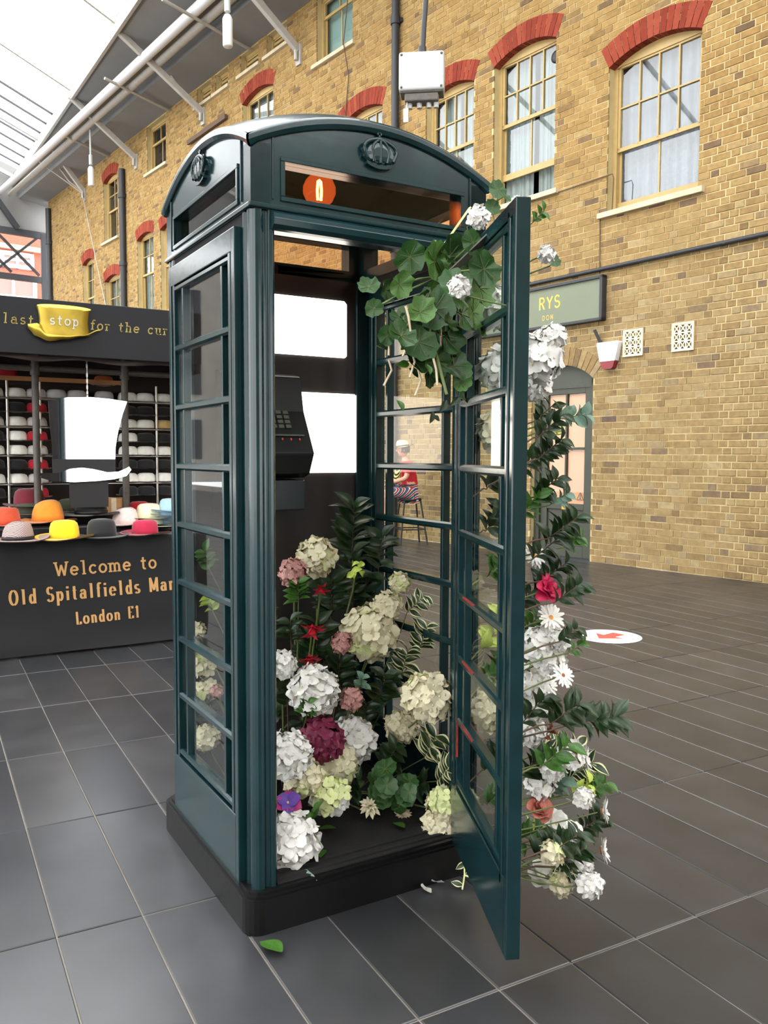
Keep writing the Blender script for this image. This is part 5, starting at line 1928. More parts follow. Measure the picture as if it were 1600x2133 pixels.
for (uc, lab) in ((0.61, 'cream air brick grille just right of the alarm box'), (-0.085, 'cream framed air brick grille alone on the bricks, farther right')):
    t = wall_thing('air_brick', lab, 'vent', uc, 2.81, 0.006, 'air bricks')
    w, h = (0.125, 0.148)
    b = MB()
    for (a, c, e_, f) in ((-w - .02, w + .02, h, h + .02), (-w - .02, w + .02, -h - .02, -h), (-w - .02, -w, -h, h), (w, w + .02, -h, h)):
        b.box(a, c, 0, 0.022, e_, f)
    b.build('vent_frame', M['ventcream'], t, 0.003)
    b = MB()
    b.box(-w, w, 0.0, 0.004, -h, h)
    b.build('vent_backing', M['black'], t)
    b = MB()
    for i in range(4):
        xx = -w + 2 * w * i / 3
        b.box(xx - 0.008, xx + 0.008, 0.004, 0.016, -h, h)
        zz = -h + 2 * h * i / 3
        b.box(-w, w, 0.004, 0.016, zz - 0.008, zz + 0.008)
    for i in range(3):
        for j in range(3):
            cx, cz = -w + 2 * w * (i + .5) / 3, -h + 2 * h * (j + .5) / 3
            for s in (-1, 1):
                b.beam((cx - .036, 0.011, cz - s * .045), (cx + .036, 0.011, cz + s * .045), 0.012, 0.012, up=(0, 1, 0))
            b.box(cx - .014, cx + .014, 0.004, 0.017, cz - .014, cz + .014)
    b.build('lattice', M['ventcream'], t)

b = MB()
b.tube([wp(-8, 3.84, 0.05), wp(-1.0, 3.80, 0.05), wp(2.3, 3.785, 0.05), wp(7.5, 3.77, 0.05)], 0.028, 8)
for u in (-0.6, 0.1, 0.85, 1.6, 2.3):
    b.tube([wp(u, 3.80, 0.0), wp(u, 3.80, 0.075)], 0.02, 6)
tag(b.build('wall_conduit', M['pipe'], None), 'black cable conduit running along the brick wall above the shop sign', 'conduit')
b = MB()
b.tube([wp(2.4, 4.93, 0.022), wp(0.97, 4.96, 0.022), wp(0.95, 4.90, 0.022), wp(0.965, 4.51, 0.022)], 0.007, 5)
b.tube([wp(1.15, 4.43, 0.022), wp(1.135, 3.75, 0.022)], 0.007, 5)
tag(b.build('telephone_wire', M['twig'], None), 'thin brown wire looping from the lace window sill down to the sign', 'wire')
b = MB()
b.tube([wp(6.62, 9.8, 0.03), wp(6.72, 8.66, 0.1), wp(6.66, 8.1, 0.03), wp(6.8, 7.2, 0.03)], 0.010, 5)
tag(b.build('hanging_wire', M['twig'], None), 'thin dark wire hanging past the teal blind window', 'wire')


def drainpipe(u, z0, z1, lab, r=0.055):
    b = MB()
    b.tube([(0, 0.085, z0), (0, 0.085, z1)], r, 12)
    z = z0 + 1.1
    t = wall_thing('drainpipe', lab, 'pipe', u, 0)
    b.build('pipe', M['pipe'], t)
    while z < z1:
        b = MB()
        b.tube([(0, 0.085, z), (0, 0.085, z + 0.12)], r * 1.3, 12)
        b.box(-0.11, 0.11, 0.012, 0.05, z + 0.03, z + 0.09)
        b.build('collar', M['pipe'], t)
        z += 1.83


drainpipe(5.28, 0, 9.9, 'tall dark drainpipe on the brick wall behind the grey junction box', 0.062)
drainpipe(17.2, 0, 9.2, 'dark drainpipe on the far wall above the hat stall banner', 0.085)
drainpipe(23.75, 0, 9.6, 'dark drainpipe at the far end of the brick wall', 0.09)
b = MB()
b.beam(wp(13.1, 8.75, 0.06), wp(11.2, 8.78, 0.06), 0.06, 0.1)
tag(b.build('wall_batten', M['twig'], None), 'dark timber batten on the wall below the roof strut left above the dome', 'batten')

# junction box hung from the roof on a pole, some 7 m away
JC = CAM_POS + (_rt * ((879 - 800) / CAM_F) - _up * ((163 - 1066.5) / CAM_F) + _fw) * 7.0
jb = thing('junction_box', 'grey white electrical junction box hanging on a black pole above the kiosk', 'junction box', JC, -CAM_YAW - 0.12)
b = MB()
b.box(-0.188, 0.188, -0.07, 0.07, -0.12, 0.19)
b.build('box_cover', M['offwhite'], jb, 0.02, 3)
b = MB()
b.box(-0.18, 0.18, -0.055, 0.10, -0.135, -0.115)
b.box(-0.14, 0.14, -0.05, 0.08, -0.20, -0.135)
b.build('box_base', M['pole'], jb, 0.01)
b = MB()
for x in (-0.10, -0.02, 0.06, 0.12):
    b.tube([(x, 0.01, -0.24), (x, 0.01, -0.13)], 0.022, 8)
b.tube([(-0.12, -0.02, -0.20), (-0.13, -0.02, -0.27)], 0.008, 6)
b.build('cable_gland', M['offwhite'], jb)
b = MB()
b.box(-0.15, -0.11, -0.03, -0.022, -0.36, -0.25)
b.build('tag_strip', M['ventcream'], jb)
b = MB()
b.tube([(0.0, 0.02, 0.18), (0.01, 0.02, 0.40), (0.045, 0.02, 0.9), (0.06, 0.02, 10.0 - JC.z)], 0.022, 8)
b.tube([(0.0, 0.02, 0.16), (0.0, 0.02, 0.26)], 0.034, 8)
b.build('hanging_pole', M['pipe'], jb)
for (x, z) in ((-0.165, 0.165), (0.165, 0.165), (-0.165, -0.095), (0.165, -0.095)):
    b = MB()
    b.lathe([(0.011, 0.0), (0.009, 0.006), (0.0, 0.006)], 8)
    for i, q in enumerate(b.v):
        b.v[i] = (x + q[0], -0.07 - q[2], z + q[1])
    b.build('screw', M['pole'], jb)

# round floor sticker with a red arrow
st = thing('floor_sticker', 'round white floor sticker with a red arrow on the paving right of the garland', 'sticker', (3.473, 2.024, 0.0015))
b = MB()
b.lathe([(0.0, 0.0), (0.247, 0.0), (0.25, 0.001), (0.247, 0.002), (0.0, 0.002)], 40)
b.build('disc', M['sticker'], st)
b = MB()
a = Vector((-0.36, -0.93, 0)).normalized()
a = (_rt0 * -0.75 - Vector((_fw.x, _fw.y, 0)).normalized() * 0.66).normalized()
s = Vector((-a.y, a.x, 0))
pts = [a * 0.13, a * -0.02 + s * 0.13, a * -0.01 + s * 0.05, a * -0.14 + s * 0.055, a * -0.14 - s * 0.055, a * -0.01 - s * 0.05, a * -0.02 - s * 0.13]
b.add([(q.x, q.y, 0.0026) for q in pts] + [(q.x, q.y, 0.002) for q in pts], [tuple(range(7))] + [(i, 7 + i, 7 + (i + 1) % 7, (i + 1) % 7) for i in range(7)])
b.build('arrow_print', M['red'], st)

# ================================================================== HAT STALL
SY = 3.53
stall = thing('market_stall', 'charcoal hat stall with long name banner left behind the kiosk', 'stall', (0.04, SY, 0))
b = MB()
b.box(-1.6, 1.6, 0.0, 0.03, 2.065, 2.44)
fas = b.build('fascia_board', M['fascia'], stall, 0.004)
tb, w = text_mb('last', 0.064, 0.95, thick=0.12, serif=0.13, track=0.28, shear=0.08)
tb.M = None
tb.v = [(q[0] - 0.645, -0.004, q[2] + 2.262) for q in tb.v]
tag(tb.build('lettering', M['oldgold'], fas, fix=False), 'dull gold typewriter letters last')
tb, w = text_mb('for the cur', 0.064, 0.95, thick=0.12, serif=0.13, track=0.22, shear=0.08)
k = 0.555 / w
tb.v = [(q[0] * k - 0.085, -0.004, q[2] + 2.262) for q in tb.v]
tag(tb.build('lettering', M['oldgold'], fas, fix=False), 'dull gold typewriter letters for the cur')
# gold top hat relief on the banner
cx = -0.26
b = MB()
nx = 16


def crownp(s, t):
    x = 2 * s - 1
    r = 0.158 + 0.012 * (2 * t - 1) ** 2 + 0.006 * t
    return (cx + r * math.sin(x * PI / 2), -0.006 - 0.05 * math.cos(x * PI / 2), 2.215 + 0.175 * t - 0.018 * math.cos(x * PI / 2) * (1 - 0.4 * t))


b.grid(crownp, nx, 6)
n = 24
top = [(cx + 0.176 * math.cos(2 * PI * i / n), -0.012 - 0.04 * (0.5 - 0.5 * math.sin(2 * PI * i / n)), 2.390 + 0.020 * math.sin(2 * PI * i / n)) for i in range(n)]
b.add(top, [tuple(range(n))], 0)


def brimp(s, t):
    x = 2 * s - 1
    def lerp(tab):
        for (a_, za), (c_, zc) in zip(tab[:-1], tab[1:]):
            if x <= c_:
                w_ = (x - a_) / (c_ - a_)
                w_ = w_ * w_ * (3 - 2 * w_)
                return za + (zc - za) * w_
        return tab[-1][1]
    up_ = lerp([(-1.0, 2.262), (-0.72, 2.272), (-0.5, 2.214), (0.0, 2.206), (0.5, 2.214), (1.0, 2.262)])
    lo_ = lerp([(-1.0, 2.235), (-0.8, 2.185), (-0.45, 2.156), (0.0, 2.172), (0.5, 2.200), (1.0, 2.246)])
    return (cx + 0.035 * 0 + x * 0.235, -0.012 - 0.055 * math.sin(PI * (0.15 + 0.7 * t)) * (1 - 0.5 * abs(x)), lo_ + (up_ - lo_) * t)


b.grid(brimp, 24, 5)
hatm = b.build('top_hat_emblem', M['hatgold'], stall, fix=False)
tag(hatm, 'gold top hat emblem on the banner')
tb, w = text_mb('stop', 0.064, 0.95, thick=0.13, serif=0.13, track=0.22, shear=0.08)
k = 0.20 / w
tb.v = [(q[0] * k + cx - 0.10, -0.062 + 0.05 * (1 - math.cos((q[0] * k - 0.10) / 0.158 * 1.2)), q[2] + 2.268) for q in tb.v]
tag(tb.build('lettering', M['greyink'], hatm, fix=False), 'grey typewriter letters stop')
b = MB()
b.box(-1.6, 1.6, 0.03, 1.5, 2.40, 2.44)
b.box(-1.6, -1.57, 0.03, 1.5, 2.0, 2.40)
b.box(1.57, 1.6, 0.03, 1.5, 2.0, 2.40)
b.build('canopy', M['canopy'], stall)
b = MB()


def valance(s, t):
    x = -1.6 + 3.2 * s
    return (x, 1.35 + 0.03 * math.sin(x * 9), 2.42 - 0.48 * t - (0.02 * math.sin(x * 5) if t > 0.9 else 0))


b.grid(valance, 50, 4)
b.build('back_valance', M['canopy'], stall, fix=False)
b = MB()


def skirt(s, t):
    x = -1.6 + 3.2 * s
    return (x, 0.045 + 0.012 * math.sin(x * 17 + 2 * t), 2.07 - 0.035 * t - 0.01 * math.sin(x * 11))


b.grid(skirt, 60, 2)
b.build('banner_hem', M['canopy'], stall, fix=False)
for x in (-1.5, -0.365, 0.29, 1.5):
    b = MB()
    b.tube([(x, 0.62, 0.0), (x, 0.62, 2.40)], 0.027, 10)
    b.tube([(x, 0.62, 1.98), (x, 0.62, 2.06)], 0.036, 10)
    b.build('pole', M['pole'], stall)
b = MB()
b.tube([(-1.5, 0.62, 2.03), (1.5, 0.62, 2.03)], 0.024, 8)
b.build('cross_rail', M['pole'], stall)

tbl = thing('display_table', 'stall table hidden under the charcoal printed cloth', 'table', (0.04, SY + 0.45, 0))
b = MB()
b.box(-1.55, 1.55, -0.40, 0.42, 0.76, 0.79)
b.build('table_top', M['pole'], tbl)
for (x, y) in ((-1.5, -0.36), (1.5, -0.36), (-1.5, 0.38), (1.5, 0.38)):
    b = MB()
    b.box(x - .025, x + .025, y - .025, y + .025, 0, 0.76)
    b.build('leg', M['pole'], tbl)
cl = thing('table_cloth', 'charcoal cloth printed with the market name, draped over the stall table', 'tablecloth', (0.04, SY, 0))
b = MB()


def clothp(s, t):
    x = -1.62 + 3.24 * s
    if t < 0.3:
        return (x, 0.87 - 0.87 * (t / 0.3), 0.797 + 0.002 * math.sin(x * 7))
    q = (t - 0.3) / 0.7
    sw = math.sin(x * 2.2 + 0.6)
    fold = 0.006 * math.sin(x * 3.1 + 5 * q) + 0.05 * max(0, q - 0.72) * math.sin(x * 4.3 + 9 * q) + 0.035 * q ** 3 * math.sin(x * 2.0 - 7 * q)
    return (x, -0.004 - 0.03 * q * q + fold * q, 0.795 - 0.775 * q)


b.grid(clothp, 90, 50)
clo = b.build('cloth', M['cloth'], cl, fix=False)
for (s, x0, z0, h, span, ws, tk, tn, sr, lab) in (('Welcome to', -0.355, 0.545, 0.092, 0.72, 0.85, 0.14, 0.14, 0.12, 'copper typewriter letters Welcome to'),
                                                  ('Old Spitalfields Market', -0.650, 0.365, 0.100, 1.32, 0.62, 0.17, 0.05, 0.06, 'copper letters Old Spitalfields Market'),
                                                  ('London E1', -0.222, 0.195, 0.085, 0.455, 0.62, 0.17, 0.05, 0.06, 'copper letters London E1')):
    kw = dict(thick=0.165 if tn < 0.1 else tn, thin=tn, serif=sr, track=tk, shear=-0.04)
    k = span / text_mb(s, h, ws, **kw)[1]
    done = ''
    for word in s.split(' '):
        tb, w = text_mb(word, h, ws, **kw)
        off = text_mb(done, h, ws, **kw)[1] * k
        done += word + ' '
        vv = []
        for q in tb.v:
            x, z = q[0] * k + x0 + off, q[2] + z0 + 0.022 * (q[0] * k + off)
            vv.append((x, clothp((x + 1.62) / 3.24, 0.3 + 0.7 * (0.795 - z) / 0.775)[1] - 0.004, z))
        tb.v = vv
        tag(tb.build('lettering', M['copperink'], cl, fix=False), 'copper print reading ' + word)
# ---- hats
rs = thing('display_riser', 'low black stepped riser on the table carrying the rear rows of hats', 'riser', (0.04, SY + 0.42, 0.797))
b = MB()
b.box(-1.5, 1.5, -0.12, 0.14, 0.0, 0.055)
b.box(-1.5, 1.5, 0.14, 0.42, 0.0, 0.125)
b.build('riser_steps', M['cloth'], rs, 0.004)
HM = {}


def hatm_(rgb, name):
    if name not in HM:
        HM[name] = mat(name + '_felt', rgb, 0.9, var=0.1, scale=25, sheen=0.3)
    return HM[name]


def hat_meshes(rc, hc, rb, style, seed=0):
    c = MB()
    n = 24
    prof = [(rc * 1.0, 0.0), (rc * 1.0, hc * 0.25), (rc * 0.97, hc * 0.55), (rc * 0.88, hc * 0.82), (rc * 0.68, hc * 0.96), (rc * 0.35, hc), (0.0, hc)]
    if style == 'fedora':
        prof = [(rc * 1.02, 0.0), (rc * 0.98, hc * 0.3), (rc * 0.92, hc * 0.65), (rc * 0.84, hc * 0.92), (rc * 0.70, hc), (rc * 0.4, hc * 0.97), (0.0, hc * 0.95)]
    c.lathe(prof, n, 0, 1.12, 0.94)
    if style == 'fedora':
        for i, q in enumerate(c.v):
            x, y, z = q
            t = max(0, z / hc - 0.3) / 0.7
            pin = math.exp(-((x + rc * 0.75) / (rc * 0.5)) ** 2) * t
            y2 = y * (1 - 0.45 * pin)
            z2 = z - hc * 0.28 * t * math.exp(-(y / (rc * 0.32)) ** 2) * (0.6 + 0.4 * t)
            c.v[i] = (x, y2, z2 - 0.08 * hc * pin)
    br = MB()

    def bp(s, t):
        a = 2 * PI * s
        r = rc * 0.98 + (rb - rc * 0.98) * t
        wv = 0.14 * math.cos(2 * a + seed) + 0.06 * math.sin(3 * a + seed * 2)
        return (r * 1.1 * math.cos(a), r * 0.98 * math.sin(a), -0.0 + wv * (rb - rc) * t * t + 0.10 * (rb - rc) * t * t)
    br.grid(bp, 32, 4)
    br.grid(lambda s, t: tuple(Vector(bp(s, t)) - Vector((0, 0, 0.005))), 32, 4)
    bd = MB()
    bd.lathe([(rc * 1.03, 0.002), (rc * 1.03, hc * 0.2)], n, 0, 1.13, 0.96)
    return c, br, bd


def hat(label, rgb, name, loc, rz, rc=0.088, hc=0.12, rb=0.18, style='round', band=None, seed=0.0, tilt=0.0, group='hats on the stall table'):
    t = thing('felt_hat', label, 'hat', loc, rz, group)
    t.rotation_euler = (tilt, 0, rz)
    m = name if not isinstance(name, str) else hatm_(rgb, name)
    c, br, bd = hat_meshes(rc, hc, rb, style, seed)
    c.build('crown', m, t, fix=False)
    br.build('brim', m, t, fix=False)
    if band:
        bd.build('hat_band', band, t, fix=False)
    return t


def tweed():
    m = bpy.data.materials.new('pink_grey_tweed')
    m.use_nodes = True
    nt = m.node_tree
    b_ = nt.nodes['Principled BSDF']
    tc = nt.nodes.new('ShaderNodeTexCoord')
    wv = nt.nodes.new('ShaderNodeTexWave')
    wv.inputs['Scale'].default_value = 42
    wv.inputs['Distortion'].default_value = 3
    wv.bands_direction = 'DIAGONAL'
    r = nt.nodes.new('ShaderNodeValToRGB')
    r.color_ramp.elements[0].color = (*s2l((96, 84, 84)), 1)
    r.color_ramp.elements[1].color = (*s2l((214, 188, 182)), 1)
    nt.links.new(tc.outputs['Object'], wv.inputs['Vector'])
    nt.links.new(wv.outputs['Fac'], r.inputs['Fac'])
    nt.links.new(r.outputs['Color'], b_.inputs['Base Color'])
    b_.inputs['Roughness'].default_value = 0.95
    return m


M['tweed'] = tweed()
TZ = 0.806
HATS = [
    ('pink grey tweed hat with a black band at the front left of the stall table', (0, 0, 0), 'tweed', (-0.538, 3.58, 0.805), 0.2, 0.092, 0.125, 0.185, 'fedora', 'black', 0.5),
    ('bright yellow wide brimmed hat in the front row of the stall table', (252, 206, 30), 'yellow', (-0.238, 3.58, 0.805), -0.3, 0.09, 0.125, 0.185, 'round', None, 1.2),
    ('charcoal wide brimmed hat in the front row between the yellow and crimson ones', (30, 31, 33), 'charcoal', (0.017, 3.58, 0.805), 0.1, 0.092, 0.125, 0.17, 'round', None, 0.2),
    ('crimson wide brimmed hat in the front row, next to the kiosk', (176, 30, 66), 'crimson', (0.326, 3.58, 0.812), -0.5, 0.085, 0.10, 0.165, 'round', None, 1.0),
    ('orange red fedora at the left edge behind the tweed hat', (206, 84, 50), 'orange_red', (-0.58, 3.95, 0.885), 0.4, 0.1, 0.125, 0.19, 'fedora', None, 0.4),
    ('amber orange fedora with dented crown behind the yellow hat', (226, 142, 40), 'amber', (-0.287, 3.95, 0.9), -0.2, 0.1, 0.155, 0.185, 'fedora', None, 1.5),
    ('black fedora with upturned brim behind the charcoal hat', (30, 31, 33), 'black', (0.02, 3.95, 0.94), -0.4, 0.105, 0.15, 0.19, 'fedora', 'black', 1.1),
    ('pale pink fedora with a pinched crown behind the crimson hat', (236, 216, 210), 'pale_pink', (0.268, 3.93, 0.86), -0.4, 0.088, 0.125, 0.17, 'fedora', None, 0.9),
    ('cream straw hat between the pale pink one and the light blue pile', (240, 230, 196), 'straw_cream', (0.46, 3.97, 0.9), 0.3, 0.09, 0.11, 0.17, 'round', None, 0.3),
    ('olive green hat at the back of the table left of the pole', (74, 82, 62), 'olive', (-0.371, 4.25, 0.94), 0.2, 0.1, 0.09, 0.18, 'round', None, 0.6),
    ('olive green hat at the back of the table right of the pole', (70, 78, 60), 'olive', (-0.071, 4.25, 0.955), 0.5, 0.1, 0.09, 0.18, 'round', None, 1.6),
    ('maroon hat at the back left of the table', (116, 32, 48), 'maroon', (-0.37, 4.27, 1.0), 0.0, 0.1, 0.13, 0.17, 'round', None, 0.1),
]
for (lab, rgb, nm, (x, y, zb), rz, rc, hc, rb, stl, bd, sd) in HATS:
    hat(lab, rgb, M['tweed'] if nm == 'tweed' else nm, (x, y, zb), rz, rc, hc, rb, stl, M[bd] if bd else None, sd)
for k in range(5):
    hat(('light blue hat on top of the blue pile beside the kiosk' if k == 4 else 'light blue hat in the pile beside the kiosk, %s from below' % ('lowest', 'second', 'third', 'fourth')[k]), (168, 202, 218), 'light_blue',
        (0.60 + 0.004 * k, 3.95, TZ + 0.012 + 0.032 * k), 0.2 * k, 0.08, 0.10 if k == 4 else 0.045, 0.165, 'round', None, 0.0, group='light blue hat pile')
for k in range(2):
    hat('cream fringed hat under the cream straw hat, %s' % ('lower' if k == 0 else 'upper') if k == 0 else 'red hat lying at the back right of the table', (240, 232, 204) if k == 0 else (186, 26, 36), 'straw_cream' if k == 0 else 'scarlet',
        ((0.48, 3.93, 0.84) if k == 0 else (0.46, 4.27, 0.95)), 0.7, 0.08, 0.06, 0.19, 'round', None, 0.5)
bx = thing('cardboard_box', 'brown cardboard box behind the black fedora on the stall table', 'box', (0.226, 4.25, 0.875), 0.1)
b = MB()
b.box(-0.12, 0.12, -0.09, 0.09, 0.0, 0.17)
M['card'] = mat('brown_cardboard', (188, 138, 92), 0.85, var=0.08)
b.build('carton', M['card'], bx, 0.004)
b = MB()
b.box(-0.02, 0.02, -0.0915, 0.0915, 0.0, 0.1715)
b.build('packing_tape', M['fbeige'], bx)

# hat rack at the back of the stall
b = MB()


def backc(s, t):
    x = -1.6 + 3.2 * s
    return (x, 1.42 + 0.02 * math.sin(x * 13), 0.02 + 2.38 * t)


b.grid(backc, 60, 4)
b.build('added_dark_sheet', M['canopy'], stall, fix=False)  # dark sheet added to block the bright view through the rack
RY = 4.78
rack = thing('hat_rack', 'wire hat rack at the back of the stall, full of cream, black and red hats', 'rack', (0.1, RY, 0))
for x in (-0.80, -0.56, -0.315, 0.37, 0.63, 0.9):
    b = MB()
    b.tube([(x, -0.08, 0.0), (x, -0.08, 1.98)], 0.011, 8)
    b.build('upright', M['wire'], rack)
ROWS = [1.90, 1.785, 1.67, 1.555, 1.44, 1.325, 1.21, 1.095]
for k, z in enumerate(ROWS[::2] + [0.98]):
    b = MB()
    for y in (-0.10, -0.03, 0.05):
        b.tube([(-0.82, y, z - 0.065), (0.92, y, z - 0.065)], 0.006, 6)
    b.build('shelf', M['wire'], rack)
b = MB()
b.box(-0.8, 0.35, -0.12, -0.09, 1.975, 2.01)
M['tanwood'] = mat('tan_wood', (176, 122, 72), 0.6, var=0.2, scale=5)
b.build('top_rail', M['tanwood'], rack)
cc, cbm, cbd = hat_meshes(0.072, 0.075, 0.098, 'round', 0.3)
HC = {}


def rack_hat(x, z, rgb, nm, label):
    if nm not in HC:
        HC[nm] = (cc.mesh('crown', hatm_(rgb, nm)), cbm.mesh('brim', hatm_(rgb, nm)))
    t = thing('rack_hat', label, 'hat', (0.1 + x, RY - 0.03, z - 0.052), 0, 'hats on the wire rack')
    link('crown', HC[nm][0], t)
    link('brim', HC[nm][1], t)


ORD = ('top', 'second', 'third', 'fourth', 'fifth', 'sixth', 'seventh', 'lowest')
COLS = [(-0.66, 'D', 'leftmost'), (-0.49, 'C', 'left of the red ones'), (-0.335, 'R', 'next to the pole'), (0.395, 'C', 'right beside the mirror'), (0.545, 'D', 'middle right'), (0.70, 'G', 'rightmost')]
PAL = {'dark': ((26, 26, 28), 'rack_black'), 'cream': ((250, 246, 236), 'rack_cream'), 'red': ((196, 22, 44), 'rack_red'), 'tan': ((214, 184, 122), 'rack_tan'), 'grey': ((200, 196, 192), 'rack_grey'), 'rust': ((196, 90, 36), 'rack_rust')}
for r_, z in enumerate(ROWS):
    for (x, kind, where) in COLS:
        if r_ % 2 == 0:
            c = {'D': 'cream', 'C': 'cream', 'R': 'grey', 'G': 'tan' if r_ == 2 else 'cream'}[kind]
        else:
            c = {'D': 'dark', 'C': 'dark' if r_ != 3 else 'cream', 'R': 'red', 'G': 'dark'}[kind]
        rack_hat(x, z, PAL[c][0], PAL[c][1], '%s hat on the wire rack, %s row, %s column' % (c if c != 'dark' else 'black', ORD[r_], where))
for (x, lab) in ((-0.18, 'grey hat above the mirror on the wire rack, left one'), (-0.02, 'grey hat above the mirror on the wire rack, middle one'), (0.2, 'grey hat above the mirror on the wire rack, right one')):
    rack_hat(x, 1.90, PAL['grey'][0], PAL['grey'][1], lab)
rack_hat(0.20, 2.03, PAL['rust'][0], PAL['rust'][1], 'rust orange hat hanging high under the stall canopy')
rack_hat(-0.55, 2.06, PAL['red'][0], PAL['red'][1], 'red hat hanging high at the left under the stall canopy')

# top hat shaped mirror on a chain
mr = thing('hat_mirror', 'mirror shaped like a top hat hanging on a chain in the stall', 'mirror', (-0.02, 3.80, 1.20))
b = MB()
cr = [(-0.27, 0.57), (-0.14, 0.60), (0.02, 0.608), (0.16, 0.60), (0.285, 0.585), (0.25, 0.49), (0.215, 0.36), (0.195, 0.25), (0.19, 0.155), (-0.25, 0.155), (-0.25, 0.25), (-0.262, 0.40)]
b.prism(cr, 'y', 0.0, 0.012)
b.build('mirror_crown', M['mirror'], mr)
b = MB()
b.prism([(-0.252, 0.155), (0.192, 0.155), (0.19, 0.055), (-0.25, 0.055)], 'y', -0.006, 0.014)
b.build('band', M['black'], mr)
b = MB()
lo = [(-0.33, 0.02), (-0.25, -0.005), (-0.10, -0.012), (0.05, -0.006), (0.18, 0.006), (0.27, 0.03), (0.305, 0.075), (0.29, 0.10)]
hi = [(0.265, 0.085), (0.21, 0.062), (0.13, 0.058), (0.03, 0.082), (-0.05, 0.093), (-0.13, 0.085), (-0.22, 0.055), (-0.33, 0.055)]
b.prism(lo + hi, 'y', -0.008, 0.008)
b.build('mirror_brim', M['mirror'], mr)
b = MB()
z = 0.60
while z < 1.20:
    b.beam((0.0, 0.006, z), (0.0, 0.006, z + 0.028), 0.012 if int(z * 40) % 2 else 0.005, 0.005 if int(z * 40) % 2 else 0.012)
    z += 0.022
b.build('chain', M['wire'], mr)
b = MB()
b.box(-0.13, 0.14, 0.015, 0.06, -0.20, -0.01)
tag(b.build('dark_bag', M['black'], mr), 'black plate below the mirror brim')

# ================================================================== SEATED PERSON FAR BY THE WALL
PS = 1.0


def skin(name, joints, edges, mats, parent, levels=2, root=0):
    me = bpy.data.meshes.new(name)
    me.from_pydata([j[0] for j in joints], edges, [])
    me.materials.append(mats)
    o = link(name, me, parent)
    sk = o.modifiers.new('skin', 'SKIN')
    sk.use_smooth_shade = True
    for i, j in enumerate(joints):
        r = j[1]
        me.skin_vertices[0].data[i].radius = (r, r) if not isinstance(r, tuple) else r
    me.skin_vertices[0].data[root].use_root = True
    sub = o.modifiers.new('sub', 'SUBSURF')
    sub.levels = levels
    sub.render_levels = levels
    return o


# local frame: x forward (where the sitter looks), y left, z up
PA = math.atan2(0.507, -0.862) + 0.25
pp = thing('person', 'person in straw hat and red top sitting on a bar stool by the wall', 'person', (5.80, 8.60, 0), PA)
SEAT = 0.74
J = [((0.0, 0, SEAT + 0.10), 0.13), ((0.02, 0, SEAT + 0.28), 0.12), ((0.05, 0, SEAT + 0.46), (0.15, 0.12)), ((0.08, 0, SEAT + 0.58), 0.055), ((0.11, 0, SEAT + 0.66), 0.052),
     ((0.06, 0.17, SEAT + 0.52), 0.052), ((0.14, 0.23, SEAT + 0.30), 0.042), ((0.34, 0.16, SEAT + 0.24), 0.032),
     ((0.06, -0.17, SEAT + 0.52), 0.052), ((0.12, -0.23, SEAT + 0.30), 0.042), ((0.34, -0.14, SEAT + 0.26), 0.032),
     ((0.04, 0.10, SEAT + 0.06), 0.085), ((0.42, 0.13, SEAT + 0.08), 0.06), ((0.36, 0.13, SEAT - 0.30), 0.045), ((0.32, 0.13, 0.30), 0.035), ((0.44, 0.14, 0.26), 0.032),
     ((0.04, -0.10, SEAT + 0.06), 0.085), ((0.40, -0.15, SEAT + 0.08), 0.06), ((0.34, -0.15, SEAT - 0.30), 0.045), ((0.29, -0.15, 0.30), 0.035), ((0.41, -0.16, 0.26), 0.032)]
E_ = [(0, 1), (1, 2), (2, 3), (3, 4), (2, 5), (5, 6), (6, 7), (2, 8), (8, 9), (9, 10), (0, 11), (11, 12), (12, 13), (13, 14), (14, 15), (0, 16), (16, 17), (17, 18), (18, 19), (19, 20)]
M['skin'] = mat('skin', (206, 150, 122), 0.55, trans=0.1)
M['redtop'] = mat('red_knit_top', (206, 36, 52), 0.85, var=0.12)
M['hair'] = mat('dark_brown_hair', (60, 44, 36), 0.7)
M['straw'] = mat('pale_straw', (232, 216, 180), 0.85, var=0.1, scale=40)


def stripes(name, cols, scale):
    m = bpy.data.materials.new(name)
    m.use_nodes = True
    nt = m.node_tree
    tc = nt.nodes.new('ShaderNodeTexCoord')
    wv = nt.nodes.new('ShaderNodeTexWave')
    wv.inputs['Scale'].default_value = scale
    wv.inputs['Distortion'].default_value = 0.6
    wv.bands_direction = 'DIAGONAL'
    r = nt.nodes.new('ShaderNodeValToRGB')
    r.color_ramp.interpolation = 'CONSTANT'
    els = r.color_ramp.elements
    while len(els) < len(cols):
        els.new(0.5)
    for i, c in enumerate(cols):
        els[i].position = i / len(cols)
        els[i].color = (*s2l(c), 1)
    nt.links.new(tc.outputs['Object'], wv.inputs['Vector'])
    nt.links.new(wv.outputs['Fac'], r.inputs['Fac'])
    nt.links.new(r.outputs['Color'], nt.nodes['Principled BSDF'].inputs['Base Color'])
    nt.nodes['Principled BSDF'].inputs['Roughness'].default_value = 0.85
    return m


